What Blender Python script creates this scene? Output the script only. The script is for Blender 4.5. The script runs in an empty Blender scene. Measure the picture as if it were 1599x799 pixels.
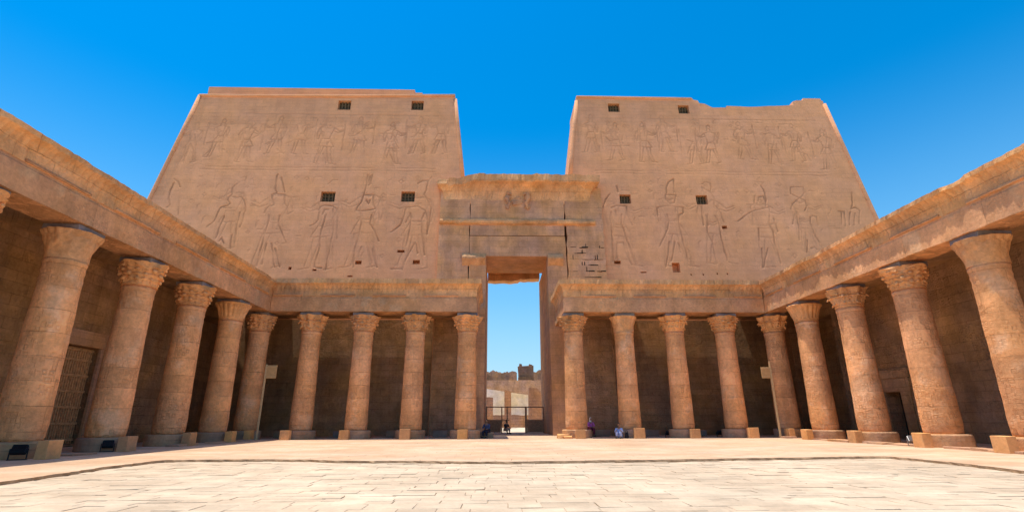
import bpy, bmesh, math, random
from mathutils import Vector, Matrix, noise
R = math.radians
random.seed(7)
scn = bpy.context.scene
COL = scn.collection

# ------------------------------------------------------------------ helpers
def smooth(mesh, on=True):
    mesh.polygons.foreach_set('use_smooth', [on] * len(mesh.polygons))

def tag(o, label=None, cat=None, group=None, kind=None):
    if label: o['label'] = label
    if cat: o['category'] = cat
    if group: o['group'] = group
    if kind: o['kind'] = kind
    return o

def empty(name, loc, label, cat, group=None):
    o = bpy.data.objects.new(name, None)
    o.empty_display_size = .3
    COL.objects.link(o)
    o.location = loc
    return tag(o, label, cat, group)

def world_loc(o):
    v = Vector((0, 0, 0))
    while o is not None:
        v += o.location
        o = o.parent
    return v

def to_obj(name, bm, mat, parent=None, loc=(0, 0, 0), shade=False, local=False, attr=None):
    """link a bmesh as one mesh object; vertices are in world space unless local"""
    bmesh.ops.recalc_face_normals(bm, faces=bm.faces)
    if not local:
        off = world_loc(parent) + Vector(loc)
        bmesh.ops.translate(bm, verts=bm.verts, vec=-off)
    me = bpy.data.meshes.new(name)
    bm.to_mesh(me)
    bm.free()
    me.materials.append(mat)
    if attr:
        a = me.attributes.new(attr[0], 'FLOAT', 'POINT'); a.data.foreach_set('value', attr[1])
    smooth(me, shade)
    o = bpy.data.objects.new(name, me)
    COL.objects.link(o)
    o.location = loc
    o.parent = parent
    return o

def copy_tree(o, parent=None):
    c = o.copy()
    COL.objects.link(c)
    c.parent = parent
    for ch in list(o.children):
        copy_tree(ch, c)
    return c

def nz(x, y, z, s=1.0, seed=0.0):
    return noise.noise(Vector((x * s + seed * 17.3, y * s - seed * 7.1, z * s + seed * 3.7)))

def add_box(bm, x0, x1, y0, y1, z0, z1, bev=0.0, jit=0.0, top=None):
    """box, optional bevel and corner jitter; top=(dx,dy) shrinks the top face"""
    tx, ty = top or (0, 0)
    P = [(x0, y0, z0), (x1, y0, z0), (x1, y1, z0), (x0, y1, z0),
         (x0 + tx, y0 + ty, z1), (x1 - tx, y0 + ty, z1), (x1 - tx, y1 - ty, z1), (x0 + tx, y1 - ty, z1)]
    v = [bm.verts.new((p[0] + random.uniform(-jit, jit), p[1] + random.uniform(-jit, jit), p[2] + random.uniform(-jit, jit))) for p in P]
    fs = [bm.faces.new([v[i] for i in q]) for q in ((3, 2, 1, 0), (4, 5, 6, 7), (0, 1, 5, 4), (1, 2, 6, 5), (2, 3, 7, 6), (3, 0, 4, 7))]
    if bev:
        es = set()
        for f in fs: es.update(f.edges)
        bmesh.ops.bevel(bm, geom=list(es), offset=bev, segments=2, affect='EDGES', profile=.6)
    return v

def add_tube(bm, pts, rad, n=8, cap=True):
    """tapered tube through points"""
    rings = []
    for i, p in enumerate(pts):
        p = Vector(p)
        a = Vector(pts[max(i - 1, 0)]); b = Vector(pts[min(i + 1, len(pts) - 1)])
        d = (b - a).normalized()
        up = Vector((0, 0, 1)) if abs(d.z) < .9 else Vector((1, 0, 0))
        u = d.cross(up).normalized(); w = d.cross(u)
        r = rad[i] if isinstance(rad, (list, tuple)) else rad
        rings.append([bm.verts.new(p + (u * math.cos(t) + w * math.sin(t)) * r) for t in [2 * math.pi * k / n for k in range(n)]])
    for A, B in zip(rings, rings[1:]):
        for k in range(n):
            bm.faces.new((A[k], A[(k + 1) % n], B[(k + 1) % n], B[k]))
    if cap:
        bm.faces.new(rings[0][::-1]); bm.faces.new(rings[-1])

def add_lathe(bm, prof, n=32, fn=None, cx=0, cy=0, cap=True):
    """prof: list of (r,z); fn(r,z,theta)->(r,z)"""
    rings = []
    for r, z in prof:
        ring = []
        for k in range(n):
            t = 2 * math.pi * k / n
            rr, zz = fn(r, z, t) if fn else (r, z)
            ring.append(bm.verts.new((cx + rr * math.cos(t), cy + rr * math.sin(t), zz)))
        rings.append(ring)
    for A, B in zip(rings, rings[1:]):
        for k in range(n):
            bm.faces.new((A[k], A[(k + 1) % n], B[(k + 1) % n], B[k]))
    if cap:
        bm.faces.new(rings[0][::-1]); bm.faces.new(rings[-1])

def add_sweep(bm, path, prof, seg=.35, rough=None):
    """sweep a closed profile (d,z) along an xy polyline; d is measured to the RIGHT-hand side of travel, mitred.
       rough(s,d,z)->(dd,dz) erodes it"""
    pts = [Vector((p[0], p[1])) for p in path]
    dirs = [(b - a).normalized() for a, b in zip(pts, pts[1:])]
    nor = [Vector((d.y, -d.x)) for d in dirs]
    stations = []          # (pos, offset dir, s)
    s = 0
    for i in range(len(dirs)):
        L = (pts[i + 1] - pts[i]).length
        n = max(1, int(L / seg))
        for k in range(n + (1 if i == len(dirs) - 1 else 0)):
            if k == 0 and i > 0:
                m = (nor[i - 1] + nor[i])
                m = m / (m.dot(nor[i]))
            else:
                m = nor[i]
            stations.append((pts[i] + dirs[i] * L * k / n, m, s + L * k / n))
        s += L
    rings = []
    for p, m, ss in stations:
        ring = []
        for d, z in prof:
            dd, dz = rough(ss, d, z) if rough else (0, 0)
            q = p + m * (d + dd)
            ring.append(bm.verts.new((q.x, q.y, z + dz)))
        rings.append(ring)
    n = len(prof)
    for A, B in zip(rings, rings[1:]):
        for k in range(n):
            bm.faces.new((A[k], A[(k + 1) % n], B[(k + 1) % n], B[k]))
    bm.faces.new(rings[0][::-1]); bm.faces.new(rings[-1])

def add_wall(bm, us, vs, P, holes=(), depth=.8, lim=None, skip=None):
    """gridded wall; P(u,v,d) gives the point at depth d behind the face; holes (u0,u1,v0,v1) become recesses with reveals"""
    us = sorted(set(us) | {h[0] for h in holes} | {h[1] for h in holes})
    vs = sorted(set(vs) | {h[2] for h in holes} | {h[3] for h in holes})
    cache = {}
    def V(u, v, d=0):
        if lim:
            lo, hi = lim(v); u = min(max(u, lo), hi)
        k = (round(u, 5), round(v, 5), d)
        if k not in cache: cache[k] = bm.verts.new(P(u, v, d))
        return cache[k]
    def face(*vv):
        o = []
        for x in vv:
            if x not in o: o.append(x)
        if len(o) >= 3:
            try: bm.faces.new(o)
            except ValueError: pass
    for i in range(len(us) - 1):
        for j in range(len(vs) - 1):
            u0, u1, v0, v1 = us[i], us[i + 1], vs[j], vs[j + 1]
            uc, vc = (u0 + u1) / 2, (v0 + v1) / 2
            if skip and skip(uc, vc): continue
            hole = False
            for h in holes:
                if h[0] < uc < h[1] and h[2] < vc < h[3]: hole = True
            if not hole: face(V(u0, v0), V(u1, v0), V(u1, v1), V(u0, v1))
    for h in holes:
        d = h[4] if len(h) > 4 else depth
        a, b, c, e = h[:4]
        face(V(a, c), V(b, c), V(b, c, d), V(a, c, d)); face(V(a, e), V(b, e), V(b, e, d), V(a, e, d))
        face(V(a, c), V(a, e), V(a, e, d), V(a, c, d)); face(V(b, c), V(b, e), V(b, e, d), V(b, c, d))
        face(V(a, c, d), V(b, c, d), V(b, e, d), V(a, e, d))

# ------------------------------------------------------------------ materials
class NT:
    def __init__(s, name):
        s.m = bpy.data.materials.new(name); s.m.use_nodes = True
        s.t = s.m.node_tree; s.b = s.t.nodes['Principled BSDF']
        s.b.inputs['Specular IOR Level'].default_value = .15
    def n(s, typ, ins=None, **kw):
        x = s.t.nodes.new(typ)
        for k, v in kw.items(): setattr(x, k, v)
        for k, v in (ins or {}).items():
            if hasattr(v, 'outputs') or hasattr(v, 'is_linked'):
                s.t.links.new(v.outputs[0] if hasattr(v, 'outputs') else v, x.inputs[k])
            else:
                x.inputs[k].default_value = v
        return x
    def math(s, op, a, b=0.0, c=0.0):
        return s.n('ShaderNodeMath', {0: a, 1: b, 2: c}, operation=op)
    def mix(s, f, a, b, typ='MIX'):
        x = s.t.nodes.new('ShaderNodeMix'); x.data_type = 'RGBA'; x.blend_type = typ
        for k, v in ((0, f), (6, a), (7, b)):
            if hasattr(v, 'outputs'): s.t.links.new(v.outputs[0], x.inputs[k])
            elif hasattr(v, 'is_linked'): s.t.links.new(v, x.inputs[k])
            else: x.inputs[k].default_value = v
        return x.outputs[2]
    def ramp(s, f, a, b, lo=0.0, hi=1.0):
        x = s.n('ShaderNodeMapRange', {0: f, 1: a, 2: b, 3: lo, 4: hi})
        return x
    def noise(s, vec, scale, detail=4.0, rough=.55):
        return s.n('ShaderNodeTexNoise', {'Vector': vec, 'Scale': scale, 'Detail': detail, 'Roughness': rough})
    def scale(s, vec, sc, loc=(0, 0, 0)):
        return s.n('ShaderNodeMapping', {'Vector': vec, 'Scale': sc, 'Location': loc})

def c4(c): return (c[0], c[1], c[2], 1)

def stone(name, col, dark=.72, light=1.22, course=(1.3, .5), mortar=.012, joint=.75, streak=.35, bump=.5,
          radial=None, relief=0.0, patch=None, rough=.92, objvar=.12, seed=0.0, soft=1.0, carved=False, drift=1.0):
    """weathered sandstone: ashlar courses, clouds of colour, rain streaks, pitting and optional carved relief"""
    t = NT(name)
    tc = t.n('ShaderNodeTexCoord')
    O = tc.outputs['Object']
    sep = t.n('ShaderNodeSeparateXYZ', {0: O})
    if radial:
        ang = t.math('ARCTAN2', sep.outputs[1], sep.outputs[0])
        u = t.math('MULTIPLY', ang, radial)
    else:
        u = t.math('ADD', sep.outputs[0], sep.outputs[1])
    uv = t.n('ShaderNodeCombineXYZ', {0: u, 1: sep.outputs[2], 2: 0.0})
    # wobble the joints a little
    wob = t.noise(O, 1.7, 3)
    wv = t.n('ShaderNodeVectorMath', {0: wob.outputs['Color'], 1: (.5, .5, .5)}, operation='SUBTRACT')
    wv = t.n('ShaderNodeVectorMath', {0: wv, 'Scale': .09}, operation='SCALE')
    uvw = t.n('ShaderNodeVectorMath', {0: uv, 1: wv}, operation='ADD')
    oi = t.n('ShaderNodeObjectInfo')
    off = t.math('MULTIPLY', oi.outputs['Random'], 37.0)
    offv = t.n('ShaderNodeCombineXYZ', {0: off, 1: off, 2: off})
    Oo = t.n('ShaderNodeVectorMath', {0: O, 1: offv}, operation='ADD')
    big = t.noise(Oo, .16, 3); med = t.noise(Oo, .9, 5, .6); fine = t.noise(Oo, 7.0, 6, .65); grit = t.noise(Oo, 38.0, 3, .7)
    br = t.n('ShaderNodeTexBrick', {'Vector': uvw, 'Color1': (.80, .80, .80, 1), 'Color2': (1, 1, 1, 1), 'Mortar': (.5, .5, .5, 1), 'Scale': 1.0,
             'Mortar Size': mortar, 'Mortar Smooth': .6, 'Bias': 0.0, 'Brick Width': course[0], 'Row Height': course[1]}, offset=.5)
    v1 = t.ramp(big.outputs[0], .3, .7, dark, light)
    v2 = t.ramp(med.outputs[0], .28, .72, 1 - .2 * soft, 1 + .17 * soft)
    v3 = t.ramp(fine.outputs[0], .25, .75, 1 - .16 * soft, 1 + .13 * soft)
    v = t.math('MULTIPLY', t.math('MULTIPLY', v1, v2), v3)
    bv = t.ramp(br.outputs['Color'], .8, 1.0, 1 - .14 * soft, 1.0)          # stone to stone
    v = t.math('MULTIPLY', v, bv)
    # joints, worn away here and there
    jm = t.math('MULTIPLY', br.outputs['Fac'], t.ramp(t.noise(Oo, .8, 3).outputs[0], .38, .62, .15, 1.0))
    v = t.math('MULTIPLY', v, t.ramp(jm, 0.0, 1.0, 1.0, joint))
    # streaks running down
    st = t.noise(t.scale(Oo, (1.1, 1.1, .09)), 1.3, 5, .6)
    sm = t.ramp(st.outputs[0], .46, .72, 0.0, streak)
    v = t.math('MULTIPLY', v, t.math('SUBTRACT', 1.0, sm))
    v = t.math('MULTIPLY', v, t.ramp(oi.outputs['Random'], 0.0, 1.0, 1 - objvar, 1 + objvar))
    if carved:
        at = t.n('ShaderNodeAttribute', attribute_name='carve')
        v = t.math('MULTIPLY', v, t.ramp(at.outputs['Fac'], 0.0, 1.0, 1.0, .62))
    if relief:
        # rows of small carved signs between register lines
        v2s = t.n('ShaderNodeTexVoronoi', {'Vector': t.scale(uv, (4.6, 3.9, 1)), 'Scale': 1.0, 'Randomness': .9}, feature='F1', distance='CHEBYCHEV')
        mask = t.ramp(t.noise(t.scale(Oo, (.35, .35, .5)), 1.0, 3).outputs[0], .40, .58)
        wear = t.ramp(med.outputs[0], .35, .6, .25, 1.0)
        carve = t.math('MULTIPLY', t.ramp(v2s.outputs['Distance'], .16, .28), t.ramp(v2s.outputs['Distance'], .46, .36))
        carve = t.math('MULTIPLY', t.math('MULTIPLY', carve, mask), wear)
        v = t.math('MULTIPLY', v, t.ramp(carve, 0.0, 1.0, 1.0, .84))
    # hue drift between pink, ochre and grey
    hue = t.noise(Oo, .33, 4)
    warm = (col[0] * (1 + .05 * drift), col[1] * (1 - .02 * drift), col[2] * (1 - .22 * drift)); cool = (col[0] * (1 - .07 * drift), col[1] * (1 - .05 * drift), col[2] * (1 + .12 * drift))
    c = t.mix(t.ramp(hue.outputs[0], .35, .65), c4(cool), c4(warm))
    if patch:
        pm = t.ramp(t.noise(Oo, .55, 5, .6).outputs[0], .55, .64)
        c = t.mix(pm, c, c4(patch))
    cv = t.n('ShaderNodeCombineXYZ', {0: v, 1: v, 2: v})
    c = t.mix(1.0, c, cv.outputs[0], 'MULTIPLY')
    t.t.links.new(c, t.b.inputs['Base Color'])
    t.b.inputs['Roughness'].default_value = rough
    # height
    h = t.math('MULTIPLY', fine.outputs[0], .035)
    h = t.math('MULTIPLY_ADD', grit.outputs[0], .012, h)
    h = t.math('MULTIPLY_ADD', med.outputs[0], .05, h)
    h = t.math('MULTIPLY_ADD', jm, -.035, h)
    if relief:
        h = t.math('MULTIPLY_ADD', carve, -relief, h)
    bp = t.n('ShaderNodeBump', {'Height': h, 'Strength': bump, 'Distance': 1.0})
    t.t.links.new(bp.outputs[0], t.b.inputs['Normal'])
    return t.m

def plain(name, col, rough=.6, metal=0.0, var=.2, scale=6.0, bump=.0):
    t = NT(name)
    tc = t.n('ShaderNodeTexCoord')
    nn = t.noise(tc.outputs['Object'], scale, 5, .6)
    v = t.ramp(nn.outputs[0], .3, .7, 1 - var, 1 + var)
    cv = t.n('ShaderNodeCombineXYZ', {0: v, 1: v, 2: v})
    c = t.mix(1.0, c4(col), cv.outputs[0], 'MULTIPLY')
    t.t.links.new(c, t.b.inputs['Base Color'])
    t.b.inputs['Roughness'].default_value = rough
    t.b.inputs['Metallic'].default_value = metal
    if bump:
        bp = t.n('ShaderNodeBump', {'Height': nn.outputs[0], 'Strength': bump, 'Distance': .05})
        t.t.links.new(bp.outputs[0], t.b.inputs['Normal'])
    return t.m

def paving(name, col, sand, bump=.5, joints=True, sandamt=(.42, .62)):
    t = NT(name)
    tc = t.n('ShaderNodeTexCoord'); O = tc.outputs['Object']
    big = t.noise(O, .22, 4); med = t.noise(O, 1.4, 5, .6); fine = t.noise(O, 11.0, 6, .65); grit = t.noise(O, 60.0, 3, .7)
    v = t.math('MULTIPLY', t.ramp(big.outputs[0], .3, .7, .82, 1.1), t.ramp(med.outputs[0], .28, .72, .82, 1.1))
    v = t.math('MULTIPLY', v, t.ramp(fine.outputs[0], .25, .75, .88, 1.08))
    h = t.math('MULTIPLY_ADD', fine.outputs[0], .02, t.math('MULTIPLY', med.outputs[0], .05))
    h = t.math('MULTIPLY_ADD', grit.outputs[0], .006, h)
    if not joints and name.startswith('court'):
        at = t.n('ShaderNodeAttribute', attribute_name='tone')
        v = t.math('MULTIPLY', v, t.ramp(at.outputs['Fac'], 0.0, 1.0, .86, 1.08))
    c = t.mix(t.ramp(t.noise(t.scale(O, (.6, 1, 1)), .5, 6, .6).outputs[0], sandamt[0], sandamt[1]), c4(col), c4(sand))
    if joints:
        wob = t.n('ShaderNodeVectorMath', {0: t.noise(O, .9, 3).outputs['Color'], 'Scale': .5}, operation='SCALE')
        br = t.n('ShaderNodeTexBrick', {'Vector': t.n('ShaderNodeVectorMath', {0: O, 1: wob}, operation='ADD'), 'Scale': 1.0, 'Mortar Size': .016,
             'Mortar Smooth': .5, 'Brick Width': 1.05, 'Row Height': .55, 'Color1': (.9, .9, .9, 1), 'Color2': (1, 1, 1, 1)})
        jm = t.math('MULTIPLY', br.outputs['Fac'], t.ramp(t.noise(O, .7, 3).outputs[0], .42, .6))
        v = t.math('MULTIPLY', v, t.ramp(jm, 0.0, 1.0, 1.0, .5))
        h = t.math('MULTIPLY_ADD', jm, -.03, h)
    cv = t.n('ShaderNodeCombineXYZ', {0: v, 1: v, 2: v})
    c = t.mix(1.0, c, cv.outputs[0], 'MULTIPLY')
    t.t.links.new(c, t.b.inputs['Base Color'])
    t.b.inputs['Roughness'].default_value = .9
    bp = t.n('ShaderNodeBump', {'Height': h, 'Strength': bump, 'Distance': 1.0})
    t.t.links.new(bp.outputs[0], t.b.inputs['Normal'])
    return t.m

M = {}
M['pylon'] = stone('pylon_sandstone', (.78, .388, .195), dark=.93, light=1.05, course=(1.6, .46), mortar=.016, joint=.80, streak=.08, bump=.5, objvar=.0, soft=.5, carved=True, drift=.35)
M['gate'] = stone('gateway_sandstone', (.72, .38, .19), dark=.85, light=1.12, course=(1.9, .62), mortar=.02, joint=.75, streak=.2, bump=.5, objvar=.03)
M['cornice'] = stone('ochre_cornice_stone', (.82, .43, .19), dark=.8, light=1.2, course=(1.7, .9), mortar=.016, joint=.75, streak=.2, bump=.9, objvar=.04, drift=.6, soft=1.25, patch=(.78, .43, .20))
M['architrave'] = stone('architrave_stone', (.82, .42, .20), dark=.84, light=1.14, course=(4.6, 1.3), mortar=.012, joint=.75, streak=.12, bump=.8, relief=.02, objvar=.04, drift=.5, soft=1.25, patch=(.80, .46, .24))
M['shaft'] = stone('column_sandstone', (.94, .46, .20), dark=.86, light=1.14, course=(2.6, .95), mortar=.01, joint=.84, streak=.2, bump=1.0, radial=.8, relief=.035, patch=(.94, .52, .27), objvar=.07, drift=.5, soft=1.35)
M['capital'] = stone('capital_sandstone', (.94, .48, .20), dark=.85, light=1.15, course=(9, 9), mortar=.0, joint=1, streak=.25, bump=1.0, objvar=.07, drift=.5, soft=1.4)
M['plinth'] = stone('column_base_stone', (.62, .36, .20), dark=.85, light=1.15, course=(1.9, .3), mortar=.01, joint=.8, streak=.2, bump=.8, objvar=.08)
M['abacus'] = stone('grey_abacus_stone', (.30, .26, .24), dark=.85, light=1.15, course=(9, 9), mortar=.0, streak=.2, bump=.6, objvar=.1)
M['aisle'] = stone('shade_toned_stone', (.52, .31, .155), dark=.62, light=1.25, course=(1.5, .55), mortar=.016, joint=.7, streak=.22, bump=.9, relief=.05, objvar=.03, soft=1.3)  # dark tone holds the aisle shade painted on the lower facings
M['block'] = stone('block_stone', (.84, .45, .19), dark=.9, light=1.1, course=(9, 9), mortar=.0, streak=.1, bump=.5, objvar=.08)
M['rough'] = stone('rough_bench_stone', (.36, .25, .18), dark=.8, light=1.2, course=(9, 9), mortar=.0, streak=.1, bump=1.0, objvar=.12)
M['walk'] = paving('dusty_walkway_stone', (.64, .41, .25), (.68, .49, .33))
M['slab'] = paving('court_slab_stone', (.60, .455, .31), (.66, .52, .365), joints=False)
M['riser'] = plain('step_earth', (.40, .26, .15), .95, var=.3, scale=4, bump=.6)
M['ground'] = paving('desert_sand', (.66, .52, .36), (.70, .57, .41), joints=False)
M['mud'] = stone('mudbrick', (.46, .25, .14), dark=.8, light=1.2, course=(.9, .45), mortar=.03, joint=.7, streak=.3, bump=1.0)
M['cream'] = stone('cream_wall', (.66, .50, .34), dark=.9, light=1.1, course=(2.2, 8.), mortar=.03, joint=.8, streak=.15, bump=.4)
M['wood'] = plain('old_wood', (.60, .35, .16), .75, var=.3, scale=5, bump=.3)
M['board'] = plain('sun_bleached_board', (.55, .34, .15), .7, var=.15, scale=4)
M['post'] = plain('pale_wooden_post', (.62, .43, .22), .7, var=.15, scale=5)
M['dark'] = plain('dark_opening', (.035, .024, .016), .95)
M['black'] = plain('black_metal', (.025, .026, .03), .45, .3)
M['glass'] = plain('lamp_glass', (.25, .28, .30), .12, .0, var=.1)
M['grey_metal'] = plain('grey_metal', (.30, .30, .30), .4, .6)
M['rust'] = plain('brown_painted_iron', (.36, .21, .12), .6, .3, var=.3)
M['skin'] = plain('skin', (.30, .17, .10), .55, var=.08)
M['hair'] = plain('black_hair', (.015, .012, .01), .6)
def cloth(n, c): return plain(n, c, .9, var=.18, scale=9, bump=.3)
M['purple'] = cloth('purple_cloth', (.55, .16, .50)); M['whitecloth'] = cloth('white_cloth', (.7, .68, .66))
M['darkcloth'] = cloth('dark_cloth', (.03, .03, .05)); M['navy'] = cloth('navy_cloth', (.05, .07, .14)); M['bluecloth'] = cloth('pale_blue_cloth', (.40, .48, .75))
M['beige'] = cloth('beige_cloth', (.45, .38, .30)); M['bag'] = cloth('black_bag_cloth', (.02, .02, .025)); M['maroon'] = cloth('maroon_cloth', (.16, .03, .06))
SUN_E = 5.0
SKY = (1.0, 1.7, 2.5, 1.84, .492, .15, 1.38)      # air, dust, ozone, saturation, hue, strength, value
# outlines of the carved figures, x and z on the tower face
FIG_L=[[[[-34.98,24.38],[-35.09,23.43],[-35.02,22.49],[-34.75,21.8]],[[-35.03,24.86],[-34.55,24.54],[-34.19,23.91]],[[-33.88,22.35],[-33.76,21.58],[-33.67,20.82]],[[-34.75,21.8],[-34.96,21.57]]],[[[-28.85,25.25],[-28.32,25.01],[-27.79,25.18],[-27.77,24.7],[-28.18,24.69],[-28.65,24.29],[-28.99,23.89],[-28.88,23.02],[-29.17,22.78],[-29.17,22.47],[-28.8,22.09],[-28.98,21.85],[-29.62,21.69],[-29.74,21.31],[-29.82,20.55],[-30.0,20.02],[-30.55,19.5]],[[-28.78,22.86],[-28.29,22.79],[-27.83,22.87],[-27.44,22.49],[-27.21,21.79],[-27.13,21.18]],[[-29.08,20.71],[-29.09,20.11],[-29.23,19.51],[-29.3,18.62],[-29.42,18.25]],[[-27.68,21.1],[-27.66,20.42],[-27.69,19.67],[-27.65,18.93],[-27.55,17.76]],[[-27.2,21.03],[-27.16,20.12],[-27.35,19.52]],[[-27.96,18.63],[-27.94,17.76],[-27.82,17.18]],[[-29.03,17.97],[-28.85,18.33],[-28.57,17.75]]],[[[-24.58,25.46],[-24.69,25.3],[-24.65,24.49],[-24.56,23.69]],[[-24.18,25.14],[-23.91,24.34],[-23.61,23.39]],[[-24.56,23.69],[-24.37,23.38],[-24.8,23.14],[-24.76,22.75],[-24.45,21.9],[-24.85,21.82],[-25.13,21.5],[-25.18,21.05]],[[-24.34,23.22],[-23.57,23.15],[-23.38,22.14],[-22.99,21.68],[-22.87,20.91]],[[-24.69,20.9],[-24.62,20.14],[-24.77,19.1],[-24.8,17.78],[-24.89,16.49],[-24.88,15.36]],[[-23.6,20.83],[-23.64,20.15],[-23.58,19.55],[-23.13,18.81],[-22.6,17.87]],[[-23.9,17.78],[-23.75,17.06],[-23.45,16.07],[-23.18,15.23]],[[-24.4,17.78],[-24.39,16.63],[-24.45,15.5]],[[-23.52,17.21],[-23.17,16.35],[-22.74,15.3]],[[-22.87,20.91],[-22.44,21.22],[-22.61,21.84]]],[[[-19.27,24.47],[-18.9,24.88],[-18.44,24.88]],[[-19.88,21.4],[-19.73,21.79],[-19.27,21.94],[-18.45,21.87],[-18.07,21.57]],[[-19.79,21.25],[-19.8,20.33],[-20.07,19.88],[-20.51,19.65]],[[-19.07,20.95],[-19.2,19.89],[-19.31,18.69],[-19.28,17.09],[-19.43,15.81],[-19.44,15.25]],[[-18.41,21.57],[-18.2,20.2],[-18.08,19.0],[-18.2,18.12],[-18.29,16.53],[-18.35,15.04]],[[-18.05,21.42],[-17.8,19.75],[-17.69,18.27]],[[-19.41,20.94],[-19.24,21.48],[-18.87,21.48]],[[-19.44,15.25],[-18.76,15.22]]],[[[-15.41,25.57],[-15.35,24.59],[-15.5,23.79],[-15.59,23.31],[-15.7,22.37],[-15.99,21.9],[-16.14,21.43]],[[-14.98,25.57],[-14.98,24.43]],[[-15.18,25.41],[-15.13,24.27]],[[-15.58,23.23],[-14.54,23.24],[-14.5,22.07],[-14.25,21.6]],[[-15.25,22.68],[-14.99,22.22],[-14.83,22.69]],[[-15.63,21.13],[-15.5,19.92],[-15.57,18.72],[-15.81,17.26],[-15.72,15.27]],[[-14.52,20.91],[-14.58,19.92],[-14.08,19.18],[-13.57,18.07]],[[-15.23,17.41],[-15.32,16.4]],[[-14.75,17.85],[-14.43,16.69],[-14.02,15.28]],[[-14.09,17.27],[-13.78,16.13],[-13.5,15.28]],[[-16.14,21.43],[-15.66,21.36],[-14.25,21.6]]],[[[-10.12,24.57],[-9.72,24.9],[-9.02,24.99],[-8.76,25.4]],[[-9.08,24.9],[-9.26,23.85],[-9.48,23.29],[-8.94,22.43],[-8.62,21.66],[-8.64,20.27],[-8.8,18.77]],[[-11.16,21.63],[-11.26,20.71],[-11.51,19.87],[-12.45,19.04]],[[-10.65,21.17],[-10.47,20.56],[-10.53,19.51],[-10.8,17.58]],[[-10.64,21.02],[-10.98,20.1]],[[-9.21,21.19],[-9.44,20.42],[-9.35,19.07],[-9.13,17.59],[-9.0,16.58]],[[-9.15,21.34],[-8.82,20.27],[-8.81,19.07]],[[-10.02,17.88],[-10.3,17.15],[-10.87,15.86],[-11.04,15.08]],[[-9.88,17.81],[-9.67,16.72]],[[-11.17,21.79],[-9.95,21.95],[-9.16,21.42]],[[-12.12,15.15],[-11.05,15.15]]],[[[-7.29,19.83],[-7.3,18.49],[-7.2,16.45]],[[-6.71,18.79],[-6.61,16.6]]]]
FIG_LU=[[[[-34.43,31.81],[-34.29,30.98],[-34.04,30.51]],[[-34.39,29.11],[-34.49,28.53],[-34.64,27.73],[-34.52,26.83]],[[-34.34,29.11],[-33.92,28.31],[-33.53,26.84]],[[-34.18,30.27],[-33.81,29.11],[-33.73,28.31]]],[[[-30.52,32.05],[-31.02,31.86],[-31.21,31.38],[-31.26,30.67],[-31.28,30.08],[-31.83,29.72],[-31.95,29.37],[-32.69,29.24]],[[-30.8,31.27],[-30.65,30.8]],[[-31.33,29.61],[-31.66,28.91],[-32.13,28.45],[-32.69,27.53]],[[-32.16,28.56],[-31.35,28.8],[-30.68,28.35]]],[[[-29.05,31.83],[-28.93,31.48],[-29.04,31.18],[-28.93,30.47]],[[-28.32,32.15],[-28.06,31.79],[-28.49,30.95]],[[-28.99,29.53],[-29.12,28.72],[-29.14,27.8],[-29.15,26.9]],[[-28.85,29.3],[-28.48,28.38],[-28.48,27.36]],[[-28.4,28.96],[-28.1,28.39]],[[-28.66,29.3],[-28.1,29.89],[-27.48,30.25]]],[[[-25.36,31.83],[-25.36,31.23],[-25.5,30.63],[-25.46,29.81],[-26.31,29.1]],[[-25.02,31.24],[-24.74,30.17],[-25.31,29.46]],[[-26.0,29.57],[-26.52,29.21]],[[-25.25,28.54],[-24.48,27.98]]],[[[-22.94,31.15],[-22.94,31.51],[-22.54,31.75],[-22.07,31.94]],[[-22.94,31.15],[-22.82,30.67],[-22.48,30.68],[-22.4,31.16]],[[-23.2,30.31],[-23.78,29.6],[-24.49,29.24]],[[-22.46,29.27],[-22.35,28.81]],[[-23.71,28.56],[-24.0,27.98]]],[[[-19.48,32.65],[-20.37,32.57],[-20.53,31.54],[-20.55,30.59],[-20.65,29.88],[-20.64,28.71],[-20.79,27.68],[-20.8,26.78]],[[-21.21,31.41],[-20.6,31.3],[-19.86,31.31]],[[-19.93,28.49],[-19.92,27.69],[-19.91,26.9]],[[-20.32,28.14],[-20.0,27.24]],[[-19.71,29.77],[-20.04,29.3],[-19.95,28.61]]],[[[-16.63,31.6],[-16.31,31.91],[-15.9,32.22]],[[-16.58,31.6],[-16.61,31.0],[-17.34,30.4],[-17.81,30.27]],[[-16.0,31.73],[-16.0,31.25],[-15.78,30.54]],[[-17.91,29.45],[-17.42,29.46],[-16.73,29.35]],[[-16.89,29.93],[-16.67,29.7],[-17.24,28.64],[-17.74,27.95]]],[[[-13.24,32.08],[-13.22,30.69],[-13.36,29.98]],[[-13.61,31.77],[-13.66,31.17]],[[-14.71,30.73],[-14.01,30.62],[-13.32,30.69],[-12.89,30.22],[-12.53,29.41]],[[-13.7,29.39],[-13.75,28.34],[-13.9,27.31]],[[-13.39,29.16],[-13.41,28.35],[-13.04,27.32],[-12.71,26.88]],[[-13.01,29.28],[-12.83,28.36]],[[-12.69,29.05],[-12.56,28.02]]],[[[-10.34,32.06],[-10.39,31.33],[-10.64,30.61],[-11.21,30.25]],[[-9.73,31.95],[-9.86,30.74]],[[-10.54,30.61],[-10.3,29.91],[-11.13,29.07],[-11.35,28.15]],[[-10.15,29.09],[-9.66,29.09]],[[-10.13,30.38],[-9.54,30.51]]],[[[-7.93,32.1],[-7.13,32.11],[-7.1,31.5]],[[-7.72,31.86],[-7.6,31.5]],[[-7.32,31.98],[-7.35,31.5]],[[-7.7,31.37],[-7.96,30.53],[-8.03,30.06],[-8.79,29.34]],[[-8.49,29.23],[-8.75,28.64],[-9.02,28.29]],[[-8.57,28.88],[-8.63,28.18]]]]
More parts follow.
